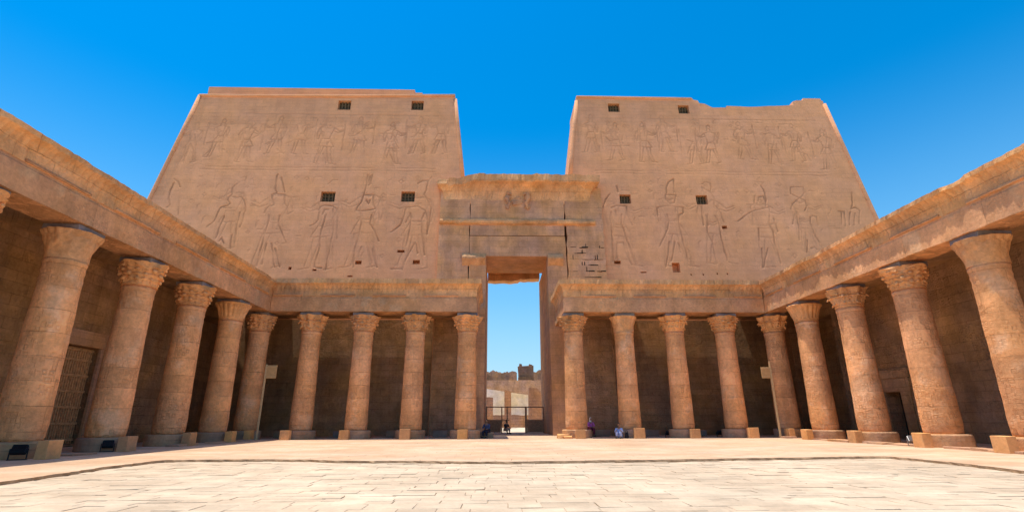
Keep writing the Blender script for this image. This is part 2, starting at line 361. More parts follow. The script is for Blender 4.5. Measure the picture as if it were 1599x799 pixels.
FIG_R=[[[[9.78,23.57],[9.3,22.92],[8.88,21.97]],[[10.57,24.55],[10.65,23.74]],[[9.71,21.51],[9.65,19.66],[9.61,18.01],[9.52,16.12]],[[10.19,21.67],[10.31,20.89]],[[10.85,21.21],[10.69,20.13],[10.94,19.07],[11.17,17.88],[11.47,16.71],[11.76,15.56]],[[11.41,21.99],[11.52,20.9],[11.79,19.98]],[[10.08,17.87],[9.92,16.84],[9.93,16.12]],[[10.16,18.02],[10.71,18.02],[10.76,17.14],[11.14,16.13],[11.3,15.7]],[[9.75,21.98],[10.45,22.22],[11.43,22.15]]],[[[15.81,24.44],[16.03,25.02],[16.66,25.44],[16.67,24.61],[16.59,23.8]],[[15.81,24.44],[15.76,23.79],[15.58,23.47],[15.55,22.9],[15.92,22.43],[16.37,22.59],[16.7,23.48]],[[15.59,23.55],[16.7,23.51]],[[14.53,22.02],[15.25,22.16],[15.96,22.19],[17.22,22.05],[17.21,21.42],[16.76,21.26]],[[15.49,21.25],[15.61,20.48],[15.35,19.56],[14.83,18.65],[14.31,17.75]],[[16.75,21.18],[16.57,20.33],[16.71,19.26],[16.73,17.91],[16.87,16.89],[16.94,15.94]],[[15.32,18.2],[15.11,17.02],[14.75,15.5]],[[15.85,18.21],[15.6,16.88],[15.34,16.15]],[[16.2,18.06],[16.34,17.03]],[[14.56,21.09],[14.53,22.02]]],[[[19.62,24.81],[19.95,25.06],[20.52,24.98],[20.59,24.49],[20.37,24.0],[19.81,24.16],[19.54,24.48],[19.52,23.91]],[[20.34,23.84],[20.67,23.19],[20.62,22.4],[21.11,21.45],[21.21,20.37]],[[19.24,22.22],[19.12,20.97],[19.12,20.04]],[[19.73,21.29],[19.51,20.51],[19.42,19.28],[19.65,18.08],[19.74,16.9],[19.84,15.82]],[[20.49,21.14],[20.67,20.06],[20.68,18.69],[20.73,17.5],[20.89,16.18]],[[19.54,21.21],[19.61,20.05]]],[[[25.92,24.71],[26.12,24.22],[26.18,23.09],[25.95,22.29]],[[25.05,23.56],[24.79,22.59]],[[25.28,22.92],[25.45,23.4],[25.97,23.49],[26.05,22.77]],[[26.09,21.18],[25.87,20.1],[26.07,19.33],[26.03,18.13],[26.2,16.94],[26.26,15.92]],[[26.45,20.88],[26.56,19.34]],[[24.59,17.52],[24.56,16.35],[24.32,15.48]],[[25.21,17.53],[24.77,16.35],[24.46,15.48]],[[24.48,18.42],[24.71,19.78]],[[22.7,20.53],[23.52,21.16],[24.64,21.8],[26.21,22.13]]],[[[29.11,24.58],[30.43,24.6],[30.5,23.94],[30.02,23.45],[29.35,23.04],[28.81,22.55],[28.52,21.99]],[[29.11,24.58],[28.93,23.76],[29.57,23.36],[30.2,22.97],[30.27,22.33],[29.95,21.85]],[[29.01,21.52],[28.95,20.59],[28.88,19.66],[28.68,18.45]],[[28.76,21.36],[28.38,20.27]],[[30.41,21.07],[30.23,20.29],[30.33,19.21],[30.64,18.16]],[[30.66,21.22],[31.06,21.07],[31.05,20.14]],[[29.45,18.45],[29.14,17.11]],[[29.66,17.56],[30.04,17.71],[30.18,17.41]]],[[[35.48,23.99],[35.21,22.69],[34.9,22.05]],[[33.53,21.8],[34.09,21.73],[33.99,20.78],[33.78,20.01]],[[33.76,21.57],[33.51,20.31]],[[34.9,22.05],[35.37,22.22],[35.8,21.9],[35.37,20.33]],[[35.2,21.58],[34.8,20.17]],[[34.74,21.73],[34.25,20.16]]]]
FIG_RU=[[[[7.7,31.85],[8.07,32.1],[8.47,31.98],[8.47,31.25]],[[7.6,31.0],[7.6,30.28]],[[8.29,30.05],[8.65,30.05]],[[9.11,29.47],[9.1,28.64]]],[[[10.13,32.37],[10.25,31.89],[10.35,31.28],[10.03,30.97]],[[10.57,32.01],[10.91,31.89],[10.87,31.41],[11.02,30.68],[11.38,30.21],[11.74,29.74]],[[9.94,30.55],[10.26,30.08],[10.98,30.2]],[[10.94,29.73],[11.49,29.15],[11.84,28.56],[11.8,27.64]],[[11.72,29.5],[12.33,29.51]]],[[[14.37,32.5],[14.22,30.73],[14.37,30.25],[14.18,29.42],[14.34,28.6],[14.44,27.67]],[[13.75,31.09],[13.61,30.24]],[[13.6,29.65],[13.37,27.42]],[[13.51,31.81],[13.49,31.08]],[[14.64,30.38],[14.93,30.26]]],[[[15.99,31.97],[16.14,32.34],[16.5,32.35],[16.68,31.74]],[[15.99,31.97],[16.04,31.48],[16.08,30.52],[16.0,29.92]],[[16.5,30.64],[16.99,30.53]],[[16.14,29.8],[16.11,28.74]],[[16.7,30.65],[17.15,30.17]]],[[[20.38,32.04],[20.3,31.18],[19.96,30.57]],[[19.51,29.61],[19.32,28.66],[19.12,28.31]],[[18.8,30.31],[19.38,30.08]],[[19.75,29.85],[19.66,28.2],[19.47,27.27]],[[20.29,29.38],[20.06,27.51]],[[18.99,29.48],[18.67,28.65]]],[[[21.83,32.06],[21.85,31.57]],[[22.38,31.33],[22.45,30.49]],[[21.75,30.24],[21.32,30.11]],[[20.31,29.5],[20.22,28.56],[20.3,27.4]]],[[[24.5,31.98],[24.88,31.74],[25.18,31.99]],[[24.6,31.37],[24.37,30.03]],[[24.91,30.76],[25.33,30.29]],[[23.82,30.39],[24.0,30.27]],[[25.43,29.69],[25.84,28.63],[26.21,27.93]]],[[[27.79,31.29],[28.33,31.42],[28.65,30.94]],[[27.14,30.07],[27.45,29.6],[27.83,29.96]],[[28.32,29.85],[28.0,29.25],[28.01,28.31],[27.87,27.37]],[[28.66,29.97],[28.43,28.9]],[[28.39,27.73],[28.71,27.33]]],[[[30.13,32.06],[30.31,31.69],[30.73,31.45],[30.85,31.09],[30.74,30.36]],[[30.33,31.08],[30.28,30.36],[30.5,30.42]],[[30.61,30.0],[30.35,28.81]],[[30.97,30.0],[30.89,28.93],[31.76,28.71],[32.0,27.77]],[[31.18,29.77],[31.48,29.29]]],[[[34.58,31.88],[34.66,31.39],[34.36,30.17]],[[33.07,30.39],[33.48,29.92],[33.77,30.28]],[[34.23,30.05],[33.94,28.85],[34.06,27.91],[33.95,27.45],[33.79,26.81],[32.83,26.8]],[[34.46,29.33],[34.68,28.16],[34.71,27.46]],[[35.0,30.66],[34.73,29.58]]]]

# ------------------------------------------------------------------ ground, walkway, court
def edge_noise(t, seed): return .16 * nz(t, seed, 0, .9) + .10 * nz(t, seed, 3, 3.1) + .05 * nz(t, seed, 5, 9.0)
bm = bmesh.new()
g = 2500
vs = [bm.verts.new(p) for p in ((-g, -g, -.105), (g, -g, -.105), (g, g, -.105), (-g, g, -.105))]
bm.faces.new(vs)
tag(to_obj('ground', bm, M['ground']), kind='structure')

# raised walkway round three sides: ragged inner kerb line, top at z = 0
line = []
y = -12.0
while y < 19.7:
    base = -13.45 - .42 * min(max((y - 13) / 4, 0), 1)
    line.append((base + edge_noise(y, 1), y)); y += .22
x = -13.75
def far_y(x):
    K = [(-14, 19.9), (-12.8, 20.05), (-10.6, 20.15), (-5.7, 19.1), (-1.3, 18.5), (3.2, 18.95), (8.1, 19.55), (12.7, 20.1), (13.2, 20.1)]
    for (a, p), (b, q) in zip(K, K[1:]):
        if a <= x <= b:
            t = (x - a) / (b - a); t = t * t * (3 - 2 * t)
            return p + (q - p) * t
    return 20
while x < 12.8:
    line.append((x, far_y(x) + .8 * edge_noise(x, 2))); x += .22
y = 19.8
while y > -12:
    base = 12.95 - .55 * min(max((18 - y) / 4, 0), 1)
    line.append((base + edge_noise(y, 4), y)); y -= .22
bm = bmesh.new()
top = [bm.verts.new((x, y, .004 * nz(x, y, 0, 2))) for x, y in line]
mid = [bm.verts.new((x + .03 * nz(x, y, 1, 4), y + .05 * nz(x, y, 2, 5) - .015, -.06)) for x, y in line]
bot = [bm.verts.new((x + .03 * nz(x, y, 3, 4), y + .05 * nz(x, y, 6, 5), -.17)) for x, y in line]
for A, B in ((top, mid), (mid, bot)):
    for i in range(len(line) - 1): bm.faces.new((A[i], A[i + 1], B[i + 1], B[i]))
tag(to_obj('walkway_edge', bm, M['riser']), kind='structure')
bm = bmesh.new()
cache = {}
def wv(x, y):
    k = (round(x, 4), round(y, 4))
    if k not in cache: cache[k] = bm.verts.new((x, y, .004 * nz(x, y, 0, 2) if -14.6 < x < 13.6 and y < 20.6 else 0))
    return cache[k]
nl = next(i for i, p in enumerate(line) if p[0] > -13.76 and p[1] > 19.3)
nr = next(i for i, p in enumerate(line) if i > nl + 5 and p[0] > 12.6)
for i in range(len(line) - 1):
    (x0, y0), (x1, y1) = line[i], line[i + 1]
    if i < nl: q = (wv(x0, y0), wv(x1, y1), wv(-25.4, y1), wv(-25.4, y0))
    elif i < nr: q = (wv(x0, y0), wv(x1, y1), wv(x1, 45), wv(x0, 45))
    else: q = (wv(x0, y0), wv(x1, y1), wv(25.4, y1), wv(25.4, y0))
    bm.faces.new(q)
a = line[nl]; b = line[nr]
bm.faces.new((wv(*a), wv(a[0], 45), wv(-25.4, 45), wv(-25.4, a[1])))
bm.faces.new((wv(*b), wv(25.4, b[1]), wv(25.4, 45), wv(b[0], 45)))
add_v = [bm.verts.new(p) for p in ((-25.4, 45, 0), (25.4, 45, 0), (25.4, 58, 0), (-25.4, 58, 0))]
bm.faces.new(add_v)
tag(to_obj('walkway', bm, M['walk']), kind='structure')

# sunken court of worn slabs, each laid a little off level
bm = bmesh.new()
rng = random.Random(3); tones = []
y = -7.0
while y < 20.6:
    hgt = rng.choice((.3, .36, .42, .48, .56))
    x = -15.0 + rng.uniform(-.8, 0)
    while x < 14.2:
        w = rng.uniform(.35, 1.05)
        gp = rng.choice((.0, .0, .001, .002, .006)); gq = rng.choice((.0, .0, .001, .003, .006))
        dz = rng.gauss(0, .0042); tx = rng.gauss(0, .005); ty = rng.gauss(0, .005); yj = rng.uniform(-.035, .035); tone = rng.betavariate(3, 2)
        sk = lambda: rng.choice((0, 0, 1)) * rng.uniform(-.004, .018)
        P = [(x + gp + sk(), y + yj + gq + sk()), (x + w - gp - sk(), y + yj + gq + sk()), (x + w - gp - sk(), y + yj + hgt - gq - sk()), (x + gp + sk(), y + yj + hgt - gq - sk())]
        if rng.random() < .12:      # broken corner
            k = rng.randrange(4); c = P[k]; p, n_ = P[k - 1], P[(k + 1) % 4]; f = rng.uniform(.08, .3)
            P[k:k + 1] = [(c[0] + (p[0] - c[0]) * f, c[1] + (p[1] - c[1]) * f), (c[0] + (n_[0] - c[0]) * f, c[1] + (n_[1] - c[1]) * f)]
        cx, cy = x + w / 2, y + hgt / 2
        zt = lambda q: -.088 + dz + tx * (q[0] - cx) + ty * (q[1] - cy)
        up = [bm.verts.new((p[0], p[1], zt(p))) for p in P]
        ins = [bm.verts.new((cx + (p[0] - cx) * (1 - .012 / w), cy + (p[1] - cy) * (1 - .012 / hgt), zt(p) + .006)) for p in P]
        lo = [bm.verts.new((p[0], p[1], -.13)) for p in P]
        n = len(P); tones += [tone] * (3 * n)
        bm.faces.new(ins)
        for k in range(n):
            bm.faces.new((up[k], up[(k + 1) % n], ins[(k + 1) % n], ins[k]))
            bm.faces.new((lo[k], lo[(k + 1) % n], up[(k + 1) % n], up[k]))
        x += w
    y += hgt
tag(to_obj('court_paving', bm, M['slab'], attr=('tone', tones)), kind='structure')

# low flat kerb stones along the feet of the side colonnades
bm = bmesh.new()
rng = random.Random(11)
for sx in (1, -1):
    y = 12.0
    while y < 38.5:
        L = rng.uniform(.9, 2.2); x0 = 18.95 + rng.uniform(-.25, .15)
        if rng.random() < (.85 if sx > 0 else .6):
            a, b = sorted((sx * x0, sx * (x0 + .7)))
            add_box(bm, a, b, y + .03, y + L - .03, -.02, rng.uniform(.05, .12), bev=.02, jit=.03)
        y += L
tag(to_obj('kerb_stones', bm, M['plinth']), kind='structure')

# ------------------------------------------------------------------ pylon towers
def fy(z): return 46 + .08 * z                       # battered court face
def by(z): return 57 - .08 * z
def lin(a, b): return lambda z: a[1] + (b[1] - a[1]) * (z - a[0]) / (b[0] - a[0])
oL = lin((22.92, -36.84), (35.55, -34.79)); iL_ = lin((25.9, -5.59), (35.9, -6.77))
oR = lin((21.4, 37.25), (35.87, 35.29)); iR_ = lin((25.95, 5.77), (35.9, 7.01))
iL = lambda z: iL_(z) if z > 24.2 else -5.35
iR = lambda z: iR_(z) if z > 24.2 else 5.55

def prism_strip(bm, pts, z0f, off=0.0):
    """slab standing on the tower: pts = top outline (x,z) left to right, base at height z0f; follows the batter"""
    n = len(pts)
    fr_t = [bm.verts.new((x, fy(z) + off, z)) for x, z in pts]
    fr_b = [bm.verts.new((x, fy(z0f) + off, z0f)) for x, z in pts]
    bk_t = [bm.verts.new((x, by(z), z)) for x, z in pts]
    bk_b = [bm.verts.new((x, by(z0f), z0f)) for x, z in pts]
    for i in range(n - 1):
        bm.faces.new((fr_b[i], fr_b[i + 1], fr_t[i + 1], fr_t[i]))
        bm.faces.new((bk_b[i], bk_b[i + 1], bk_t[i + 1], bk_t[i]))
        bm.faces.new((fr_t[i], fr_t[i + 1], bk_t[i + 1], bk_t[i]))
    bm.faces.new((fr_b[0], fr_t[0], bk_t[0], bk_b[0])); bm.faces.new((fr_b[-1], fr_t[-1], bk_t[-1], bk_b[-1]))

GS = .068                                            # pitch of the carved part of the face
STRIDE = [[(-.03, .86), (-.045, .91), (-.02, .95), (.02, .95), (.045, .91), (.055, .90), (.03, .86)], [(-.04, .94), (-.055, 1.0), (-.01, 1.07), (.03, 1.03), (.035, .95)],
          [(-.03, .86), (-.13, .82), (-.10, .70), (-.06, .58)], [(.03, .86), (.12, .82), (.09, .70), (.06, .58)], [(-.13, .82), (-.175, .68), (-.15, .55)], [(-.10, .72), (-.125, .62), (-.13, .55)],
          [(.12, .82), (.20, .74), (.30, .78)], [(.10, .74), (.20, .70), (.30, .75)], [(.31, .97), (.31, .30)], [(-.06, .58), (-.10, .40), (.15, .38), (.06, .58)], [(-.07, .56), (.07, .56)],
          [(-.09, .39), (-.12, .2), (-.15, .02), (-.05, .0)], [(-.02, .39), (-.06, .2), (-.10, .04)], [(.03, .39), (.07, .2), (.11, .02), (.23, 0)], [(.11, .38), (.13, .2), (.17, .03)]]
def carve_map(figs, figs_u, sgn):
    """depth of carving (0..1) on a grid over the face, stamped along every chiselled line"""
    Dm = {}
    def stamp(pts, w, amp, seed):
        for (x0, z0), (x1, z1) in zip(pts, pts[1:]):
            L = math.hypot(x1 - x0, z1 - z0); n = max(1, int(L / .05))
            for k in range(n + 1):
                x = x0 + (x1 - x0) * k / n; z = z0 + (z1 - z0) * k / n
                x += .10 * nz(x, z, seed, .6) + .03 * nz(x, z, seed, 2.5); z += .06 * nz(x, z, seed + 9, .7)
                a = amp * (.62 + .75 * nz(x, z, seed + 3, .7))
                if a < .08: continue
                i0, j0 = round(x / GS), round(z / GS); q = int(w / GS) + 1
                for i in range(i0 - q, i0 + q + 1):
                    for j in range(j0 - q, j0 + q + 1):
                        d = math.hypot(i * GS - x, j * GS - z)
                        if d < w:
                            v = a * (1 - (d / w) ** 2)
                            if v > Dm.get((i, j), 0): Dm[(i, j)] = v
    sd = 0
    for strokes in figs:
        sd += 1
        for st in strokes: stamp([tuple(p) for p in st], .118, 1.0, sd)
        xs = [p[0] for st in strokes for p in st]; zs = [p[1] for st in strokes for p in st]
        # belt, collar and kilt lines across the body
        cx = sum(xs) / len(xs); lo, hi = min(zs), max(zs); w = (max(xs) - min(xs)) * .22
        if hi - lo > 6:
            fl = -1 if sgn < 0 else 1
            for st in STRIDE[2:8] + STRIDE[9:]: stamp([(cx + fl * x * (hi - lo) * .9, lo + z * (hi - lo) * .9) for x, z in st], .11, .36, sd + 20)
            for f, ww, am in ((.50, .8, .35), (.47, .85, .3), (.76, .7, .35)):
                stamp([(cx - w * ww, lo + (hi - lo) * f), (cx, lo + (hi - lo) * f - .12), (cx + w * ww, lo + (hi - lo) * f)], .13, am, sd + 40)
    rg = random.Random(2 + sgn)
    for strokes in figs_u:
        sd += 1
        xs = [p[0] for st in strokes for p in st]; zs = [p[1] for st in strokes for p in st]
        cx = sum(xs) / len(xs); lo = min(zs); H = min(max(max(zs) - lo, 4.8), 6.0); fl = rg.choice((-1, 1))
        for st in strokes: stamp([tuple(p) for p in st], .115, .45, sd)
        for st in STRIDE: stamp([(cx + fl * x * H, lo + z * H * .96) for x, z in st], .115, .55, sd + 7)
    # register lines and loose columns of small signs
    for z in (26.0, 26.35, 33.1):
        stamp([(sgn * (8.5 + 1.2 * k), z + .03 * (k % 2)) for k in range(22)], .12, .28, 60 + z)
    for k in range(150):
        x = sgn * rg.uniform(9.5, 33); z = rg.choice((rg.uniform(21.5, 25.3), rg.uniform(30.5, 32.8), rg.uniform(15, 25)))
        s = rg.uniform(.15, .4); kind = rg.randrange(3)
        if kind == 0: pts = [(x - s, z), (x + s, z)]
        elif kind == 1: pts = [(x, z - s), (x, z + s * .6), (x + s * .6, z + s)]
        else: pts = [(x - s * .7, z), (x, z + s * .7), (x + s * .7, z), (x, z - s * .7), (x - s * .7, z)]
        stamp(pts, .11, .32, k)
    return Dm

def tower(label, outer, inner, sgn, holes_win, holes_put, outline, split_x, figs, figs_u):
    t = empty('pylon_tower', (sgn * 21, 50, 0), label, 'temple tower')
    bm = bmesh.new()
    holes = [(a, b, c, d, .7) for a, b, c, d in holes_win] + [(a, b, c, d, .8) for a, b, c, d in holes_put]
    lo, hi = (outer, inner) if sgn < 0 else (inner, outer)
    lim = lambda z: (lo(z), hi(z))
    zt, zs = 35.3, 33.7
    us = [-41, -5.0] if sgn < 0 else [5.0, 41]
    us += [split_x]
    skip = lambda u, v: v > zs and ((u - split_x) * sgn > 0)
    Dm = carve_map(figs, figs_u, sgn)
    carv = []
    def P(u, v, d):
        c = Dm.get((round(u / GS), round(v / GS)), 0) if d == 0 else 0
        carv.append(c)
        return (u, fy(v) + d + c * .055, v)
    g0, g1 = (-38.0, -5.2) if sgn < 0 else (5.2, 38.0)
    us += [i * GS for i in range(round(g0 / GS), round(g1 / GS) + 1)]
    vs = [-.1, 6, 12, 24.2, 24.202, zs, zt] + [j * GS for j in range(round(13.2 / GS), round(33.5 / GS) + 1)]
    add_wall(bm, us, vs, P, holes, .8, lim, skip)
    # flanks and back
    for fn in (outer, inner):
        for z0, z1 in ((-.1, 24.2), (24.202, zs), (zs, zt)):
            bm.faces.new([bm.verts.new(p) for p in ((fn(z0), fy(z0), z0), (fn(z0), by(z0), z0), (fn(z1), by(z1), z1), (fn(z1), fy(z1), z1))])
    for z0, z1 in ((-.1, 24.2), (24.2, zt)):
        bm.faces.new([bm.verts.new(p) for p in ((lo(z0), by(z0), z0), (hi(z0), by(z0), z0), (hi(z1), by(z1), z1), (lo(z1), by(z1), z1))])
    carv += [0.0] * (len(bm.verts) - len(carv))
    to_obj('wall', bm, M['pylon'], t, attr=('carve', carv))
    # broken top courses
    for pts, zb in outline:
        bm = bmesh.new()
        Q = []
        for (x0, z0), (x1, z1) in zip(pts, pts[1:]):
            n = max(1, int(abs(x1 - x0) / .6))
            for k in range(n):
                f = k / n
                Q.append((x0 + (x1 - x0) * f, z0 + (z1 - z0) * f + .05 * nz(x0 + (x1 - x0) * f, z0, 5, 1.1) * (0 if k == 0 and not Q else 1)))
        Q.append(pts[-1])
        prism_strip(bm, Q, zb)
        to_obj('top_course', bm, M['pylon'], t)
    # added facing under the colonnade roof, aisle shade put into its darker colour
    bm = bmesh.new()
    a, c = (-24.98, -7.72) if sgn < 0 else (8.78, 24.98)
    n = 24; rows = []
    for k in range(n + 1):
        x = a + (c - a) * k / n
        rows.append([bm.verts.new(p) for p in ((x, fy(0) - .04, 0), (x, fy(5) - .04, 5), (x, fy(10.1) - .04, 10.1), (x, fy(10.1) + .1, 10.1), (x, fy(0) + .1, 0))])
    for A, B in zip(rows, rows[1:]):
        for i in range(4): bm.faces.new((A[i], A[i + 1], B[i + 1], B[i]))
    to_obj('shade_facing', bm, M['aisle'], t)
    # rounded edge rolls up the corners
    bm = bmesh.new()
    zz = [0, 6, 12, 18, 24, 30, 35.4]
    add_tube(bm, [(outer(z) - sgn * .02, fy(z) + .06, z) for z in zz], .24, 10)
    to_obj('corner_roll', bm, M['pylon'], t, shade=True)
    bm = bmesh.new()
    add_tube(bm, [(inner(z) - sgn * .0, fy(z) + .08, z) for z in (25.2, 28, 32, 35.4)], .22, 10)
    to_obj('corner_roll', bm, M['pylon'], t, shade=True)
    # windows: frame, dark shaft and timber grille set into the recess
    for a, b, c, d in holes_win:
        yy = fy(c) + .42
        bm = bmesh.new()
        for k in range(1, 4):
            xx = a + (b - a) * k / 4
            add_box(bm, xx - .05, xx + .05, yy, yy + .1, c + .003, d - .003)
        for k in range(1, 3):
            zz_ = c + (d - c) * k / 3
            add_box(bm, a + .003, b - .003, yy + .101, yy + .18, zz_ - .05, zz_ + .05)
        w = to_obj('window', bm, winbar, t)
        bm = bmesh.new()
        add_box(bm, a + .004, b - .004, yy + .215, yy + .235, c + .004, d - .004)
        to_obj('shutter', bm, plainwin, w)
    return t
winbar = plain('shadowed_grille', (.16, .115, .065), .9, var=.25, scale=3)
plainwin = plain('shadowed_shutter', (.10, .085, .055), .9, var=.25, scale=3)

winL = [(-19.9, -18.45, 22.36, 23.53), (-11.76, -10.37, 22.44, 23.62), (-19.57, -18.17, 33.75, 35.0), (-11.52, -10.17, 33.85, 35.1)]
putL = [(-15.62, -15.0, 15.6, 15.97), (-10.08, -9.4, 15.65, 16.07), (-11.66, -10.95, 16.85, 17.12), (-21.9, -21.6, 15.0, 15.3), (-19.6, -19.2, 14.9, 15.1), (-16.2, -15.7, 14.3, 14.45)]
winR = [(10.76, 11.92, 22.43, 23.5), (18.75, 19.94, 22.43, 23.5), (10.45, 11.74, 33.95, 35.1), (18.38, 19.61, 33.85, 35.0)]
putR = [(15.3, 16.06, 14.93, 15.93), (9.6, 10.25, 15.77, 16.1), (20.95, 21.48, 19.65, 20.0), (12.1, 12.7, 14.85, 14.98), (17.0, 17.12, 14.6, 14.8), (18.2, 18.32, 14.6, 14.8), (19.6, 19.72, 14.7, 14.9), (20.6, 20.72, 14.7, 14.9)]
tower('huge left pylon tower of brown sandstone with an unbroken flat top', oL, iL, -1, winL, putL,
      [([(oL(35.3) + .02, 35.58), (-30, 35.62), (-20, 35.74), (-12, 35.95), (iL(35.6), 36.02)], 35.302)], -60, FIG_L, FIG_LU)
tower('huge right pylon tower of brown sandstone with a broken dip along its top', oR, iR, 1, winR, putR,
      [([(iR(35.3), 36.08), (14, 36.06), (20.1, 36.04), (20.35, 35.75), (20.75, 35.72), (20.9, 35.35)], 35.302),
       ([(20.9, 35.33), (21.5, 35.25), (22.1, 34.85), (22.35, 34.72), (23.8, 34.74), (24.0, 34.98), (27, 34.92), (31.3, 35.2), (31.7, 35.25), (31.75, 35.72), (32.2, 35.9), (33.0, 35.92), (33.05, 36.2), (35.05, 36.22), (35.1, 35.92), (oR(35.9), 35.88)], 33.702)], 20.9, FIG_R, FIG_RU)
lt = [o for o in scn.objects if o.name == 'pylon_tower'][0]
# roof parapet set back on the left tower, and the pale roll along its front edge
bm = bmesh.new()
add_box(bm, -35.2, -11.6, 50.6, 53.4, 36.0, 37.85, bev=.05)
add_box(bm, -11.595, -10.7, 50.6, 53.4, 36.0, 37.45, bev=.05)
to_obj('roof_parapet', bm, M['pylon'], lt)
bm = bmesh.new()
add_tube(bm, [(oL(35.5), fy(35.4) - .02, 35.42), (-30, fy(35.4) - .02, 35.44), (-20, fy(35.5) - .02, 35.56), (-12, fy(35.7) - .02, 35.77), (iL(35.7), fy(35.8) - .02, 35.86)], .17, 10)
to_obj('top_roll', bm, M['pylon'], lt, shade=True)
rt = [o for o in scn.objects if o.name.startswith('pylon_tower')][1]
bm = bmesh.new()
add_tube(bm, [(iR(35.7), fy(35.9) - .02, 35.92), (14, fy(35.9) - .02, 35.9), (20.0, fy(35.9) - .02, 35.88)], .16, 10)
to_obj('top_roll', bm, M['pylon'], rt, shade=True)

# ------------------------------------------------------------------ gateway between the towers
gw = empty('temple_gateway', (0, 50, 0), 'tall open stone gateway with cornice and lintel between the two pylon towers', 'gateway')
def gy(z): return 45.55 + .08 * z
def gblock(x0, x1, z0, z1, y1=57.0, inset=0.0, step=.9, ragged=(0, 0)):
    """gateway masonry block with a slightly uneven edge; follows the batter in front"""
    bm = bmesh.new()
    n = max(1, int((z1 - z0) / step))
    rows = []
    for k in range(n + 1):
        z = z0 + (z1 - z0) * k / n
        a = x0 + ragged[0] * nz(x0, z, 1, 1.3); b = x1 + ragged[1] * nz(x1, z, 2, 1.3)
        rows.append([bm.verts.new(p) for p in ((a, gy(z) + inset, z), (b, gy(z) + inset, z), (b, y1, z), (a, y1, z))])
    for A, B in zip(rows, rows[1:]):
        for i in range(4): bm.faces.new((A[i], A[(i + 1) % 4], B[(i + 1) % 4], B[i]))
    bm.faces.new(rows[0][::-1]); bm.faces.new(rows[-1])
    return bm
to_obj('side_panel', gblock(-7.65, -4.68, 0, 24.0, inset=.02, step=.4, ragged=(.05, .14)), M['gate'], gw)
to_obj('side_panel', gblock(4.95, 8.7, 0, 24.0, inset=.02, step=.45, ragged=(.2, .15)), M['gate'], gw)
to_obj('jamb', gblock(-4.6, -2.95, 0, 16.38, ragged=(.06, 0)), M['gate'], gw)
to_obj('jamb', gblock(2.98, 4.86, 0, 16.38, ragged=(0, .06)), M['gate'], gw)
to_obj('lintel', gblock(-4.6, 4.84, 16.384, 18.5, y1=52.9, ragged=(.05, .07)), M['gate'], gw)
to_obj('lintel_wall', gblock(-4.58, 4.82, 18.57, 24.0, inset=.012, ragged=(.06, .09)), M['gate'], gw)
for a, c in ((-7.6, -4.75), (5.0, 8.65)):  # same added facing on the gateway, its colour darkened as aisle shade
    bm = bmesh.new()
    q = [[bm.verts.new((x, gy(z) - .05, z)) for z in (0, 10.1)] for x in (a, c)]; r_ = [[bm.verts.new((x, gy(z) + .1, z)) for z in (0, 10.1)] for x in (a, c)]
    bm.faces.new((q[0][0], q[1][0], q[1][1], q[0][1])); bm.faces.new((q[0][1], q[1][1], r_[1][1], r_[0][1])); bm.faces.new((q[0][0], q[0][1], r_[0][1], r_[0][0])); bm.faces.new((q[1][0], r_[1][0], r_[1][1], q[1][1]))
    to_obj('shade_facing', bm, M['aisle'], gw)
# dark seam behind the open joints
bm = bmesh.new()
add_box(bm, -4.76, 4.99, 47.9, 48.2, 16.6, 23.9)
to_obj('joint_fill', bm, M['dark'], gw)
# outer lintel at the far end of the passage, ragged underneath
bm = bmesh.new()
xs = [-2.95 + 5.93 * k / 24 for k in range(25)]
lo = [16.42 + (.0 if x < .6 else .22) + .1 * nz(x, 0, 0, 1.2) for x in xs]
fr = [[bm.verts.new((x, 56.2, z)), bm.verts.new((x, 56.2, 18.6)), bm.verts.new((x, 57.6, 18.6)), bm.verts.new((x, 57.6, z))] for x, z in zip(xs, lo)]
for A, B in zip(fr, fr[1:]):
    for i in range(4): bm.faces.new((A[i], A[(i + 1) % 4], B[(i + 1) % 4], B[i]))
bm.faces.new(fr[0]); bm.faces.new(fr[-1][::-1])
to_obj('outer_lintel', bm, M['cornice'], gw)
bm = bmesh.new(); add_box(bm, -2.95, 2.98, 52.9, 56.2, 18.3, 18.6); to_obj('passage_ceiling', bm, M['gate'], gw)
# ledge moulding
bm = bmesh.new()
def rgh(a): return lambda s, d, z: ((a * nz(s, z, d, 1.4) + a * .6 * nz(s, z, d, 5)) if d > .02 else 0, .5 * a * nz(s, z, 3, 2.3) if d > .02 else 0)
y_ = gy(20)
add_sweep(bm, [(-7.6, y_), (7.9, y_)], [(-.3, 19.72), (.10, 19.74), (.26, 19.86), (.32, 20.05), (.26, 20.22), (.10, 20.32), (-.3, 20.34)], .25, rgh(.09))
to_obj('ledge_moulding', bm, M['cornice'], gw)
# great cavetto cornice with returned, broken ends
bm = bmesh.new()
yb = gy(23)
prof = [(-1.2, 22.1), (.02, 22.1), (.03, 22.6), (.06, 23.0), (.16, 23.4), (.34, 23.75), (.62, 24.02), (.95, 24.2), (1.02, 24.3), (1.02, 24.98), (-1.2, 25.05)]
def corn(s, d, z):
    k = max(0, (z - 22.4) / 2.5)
    e = (.17 * nz(s, z, d, .8) + .14 * nz(s, z, 2, 2.6) + .07 * nz(s, z, 6, 6)) * k - .5 * max(0, nz(s, z, 8, .7) - .25) * k
    fl = .03 * math.cos(s * 2 * math.pi / .42) * (1 if 22.7 < z < 24.25 else 0)
    gone = max(0, 1 - abs(s - 3.0) / 2.6) * (1 + .5 * nz(s, z, 4, 1.5)) if s < 5.6 else 0            # broken left corner
    return (e + fl - gone * max(d, 0) * .55, .10 * nz(s, 5, d, 1.6) * k - gone * .45 * k)
add_sweep(bm, [(-7.35, yb + 2.4), (-7.35, yb), (7.55, yb), (7.55, yb + 2.4)], prof, .14, corn)
to_obj('cornice', bm, M['cornice'], gw)
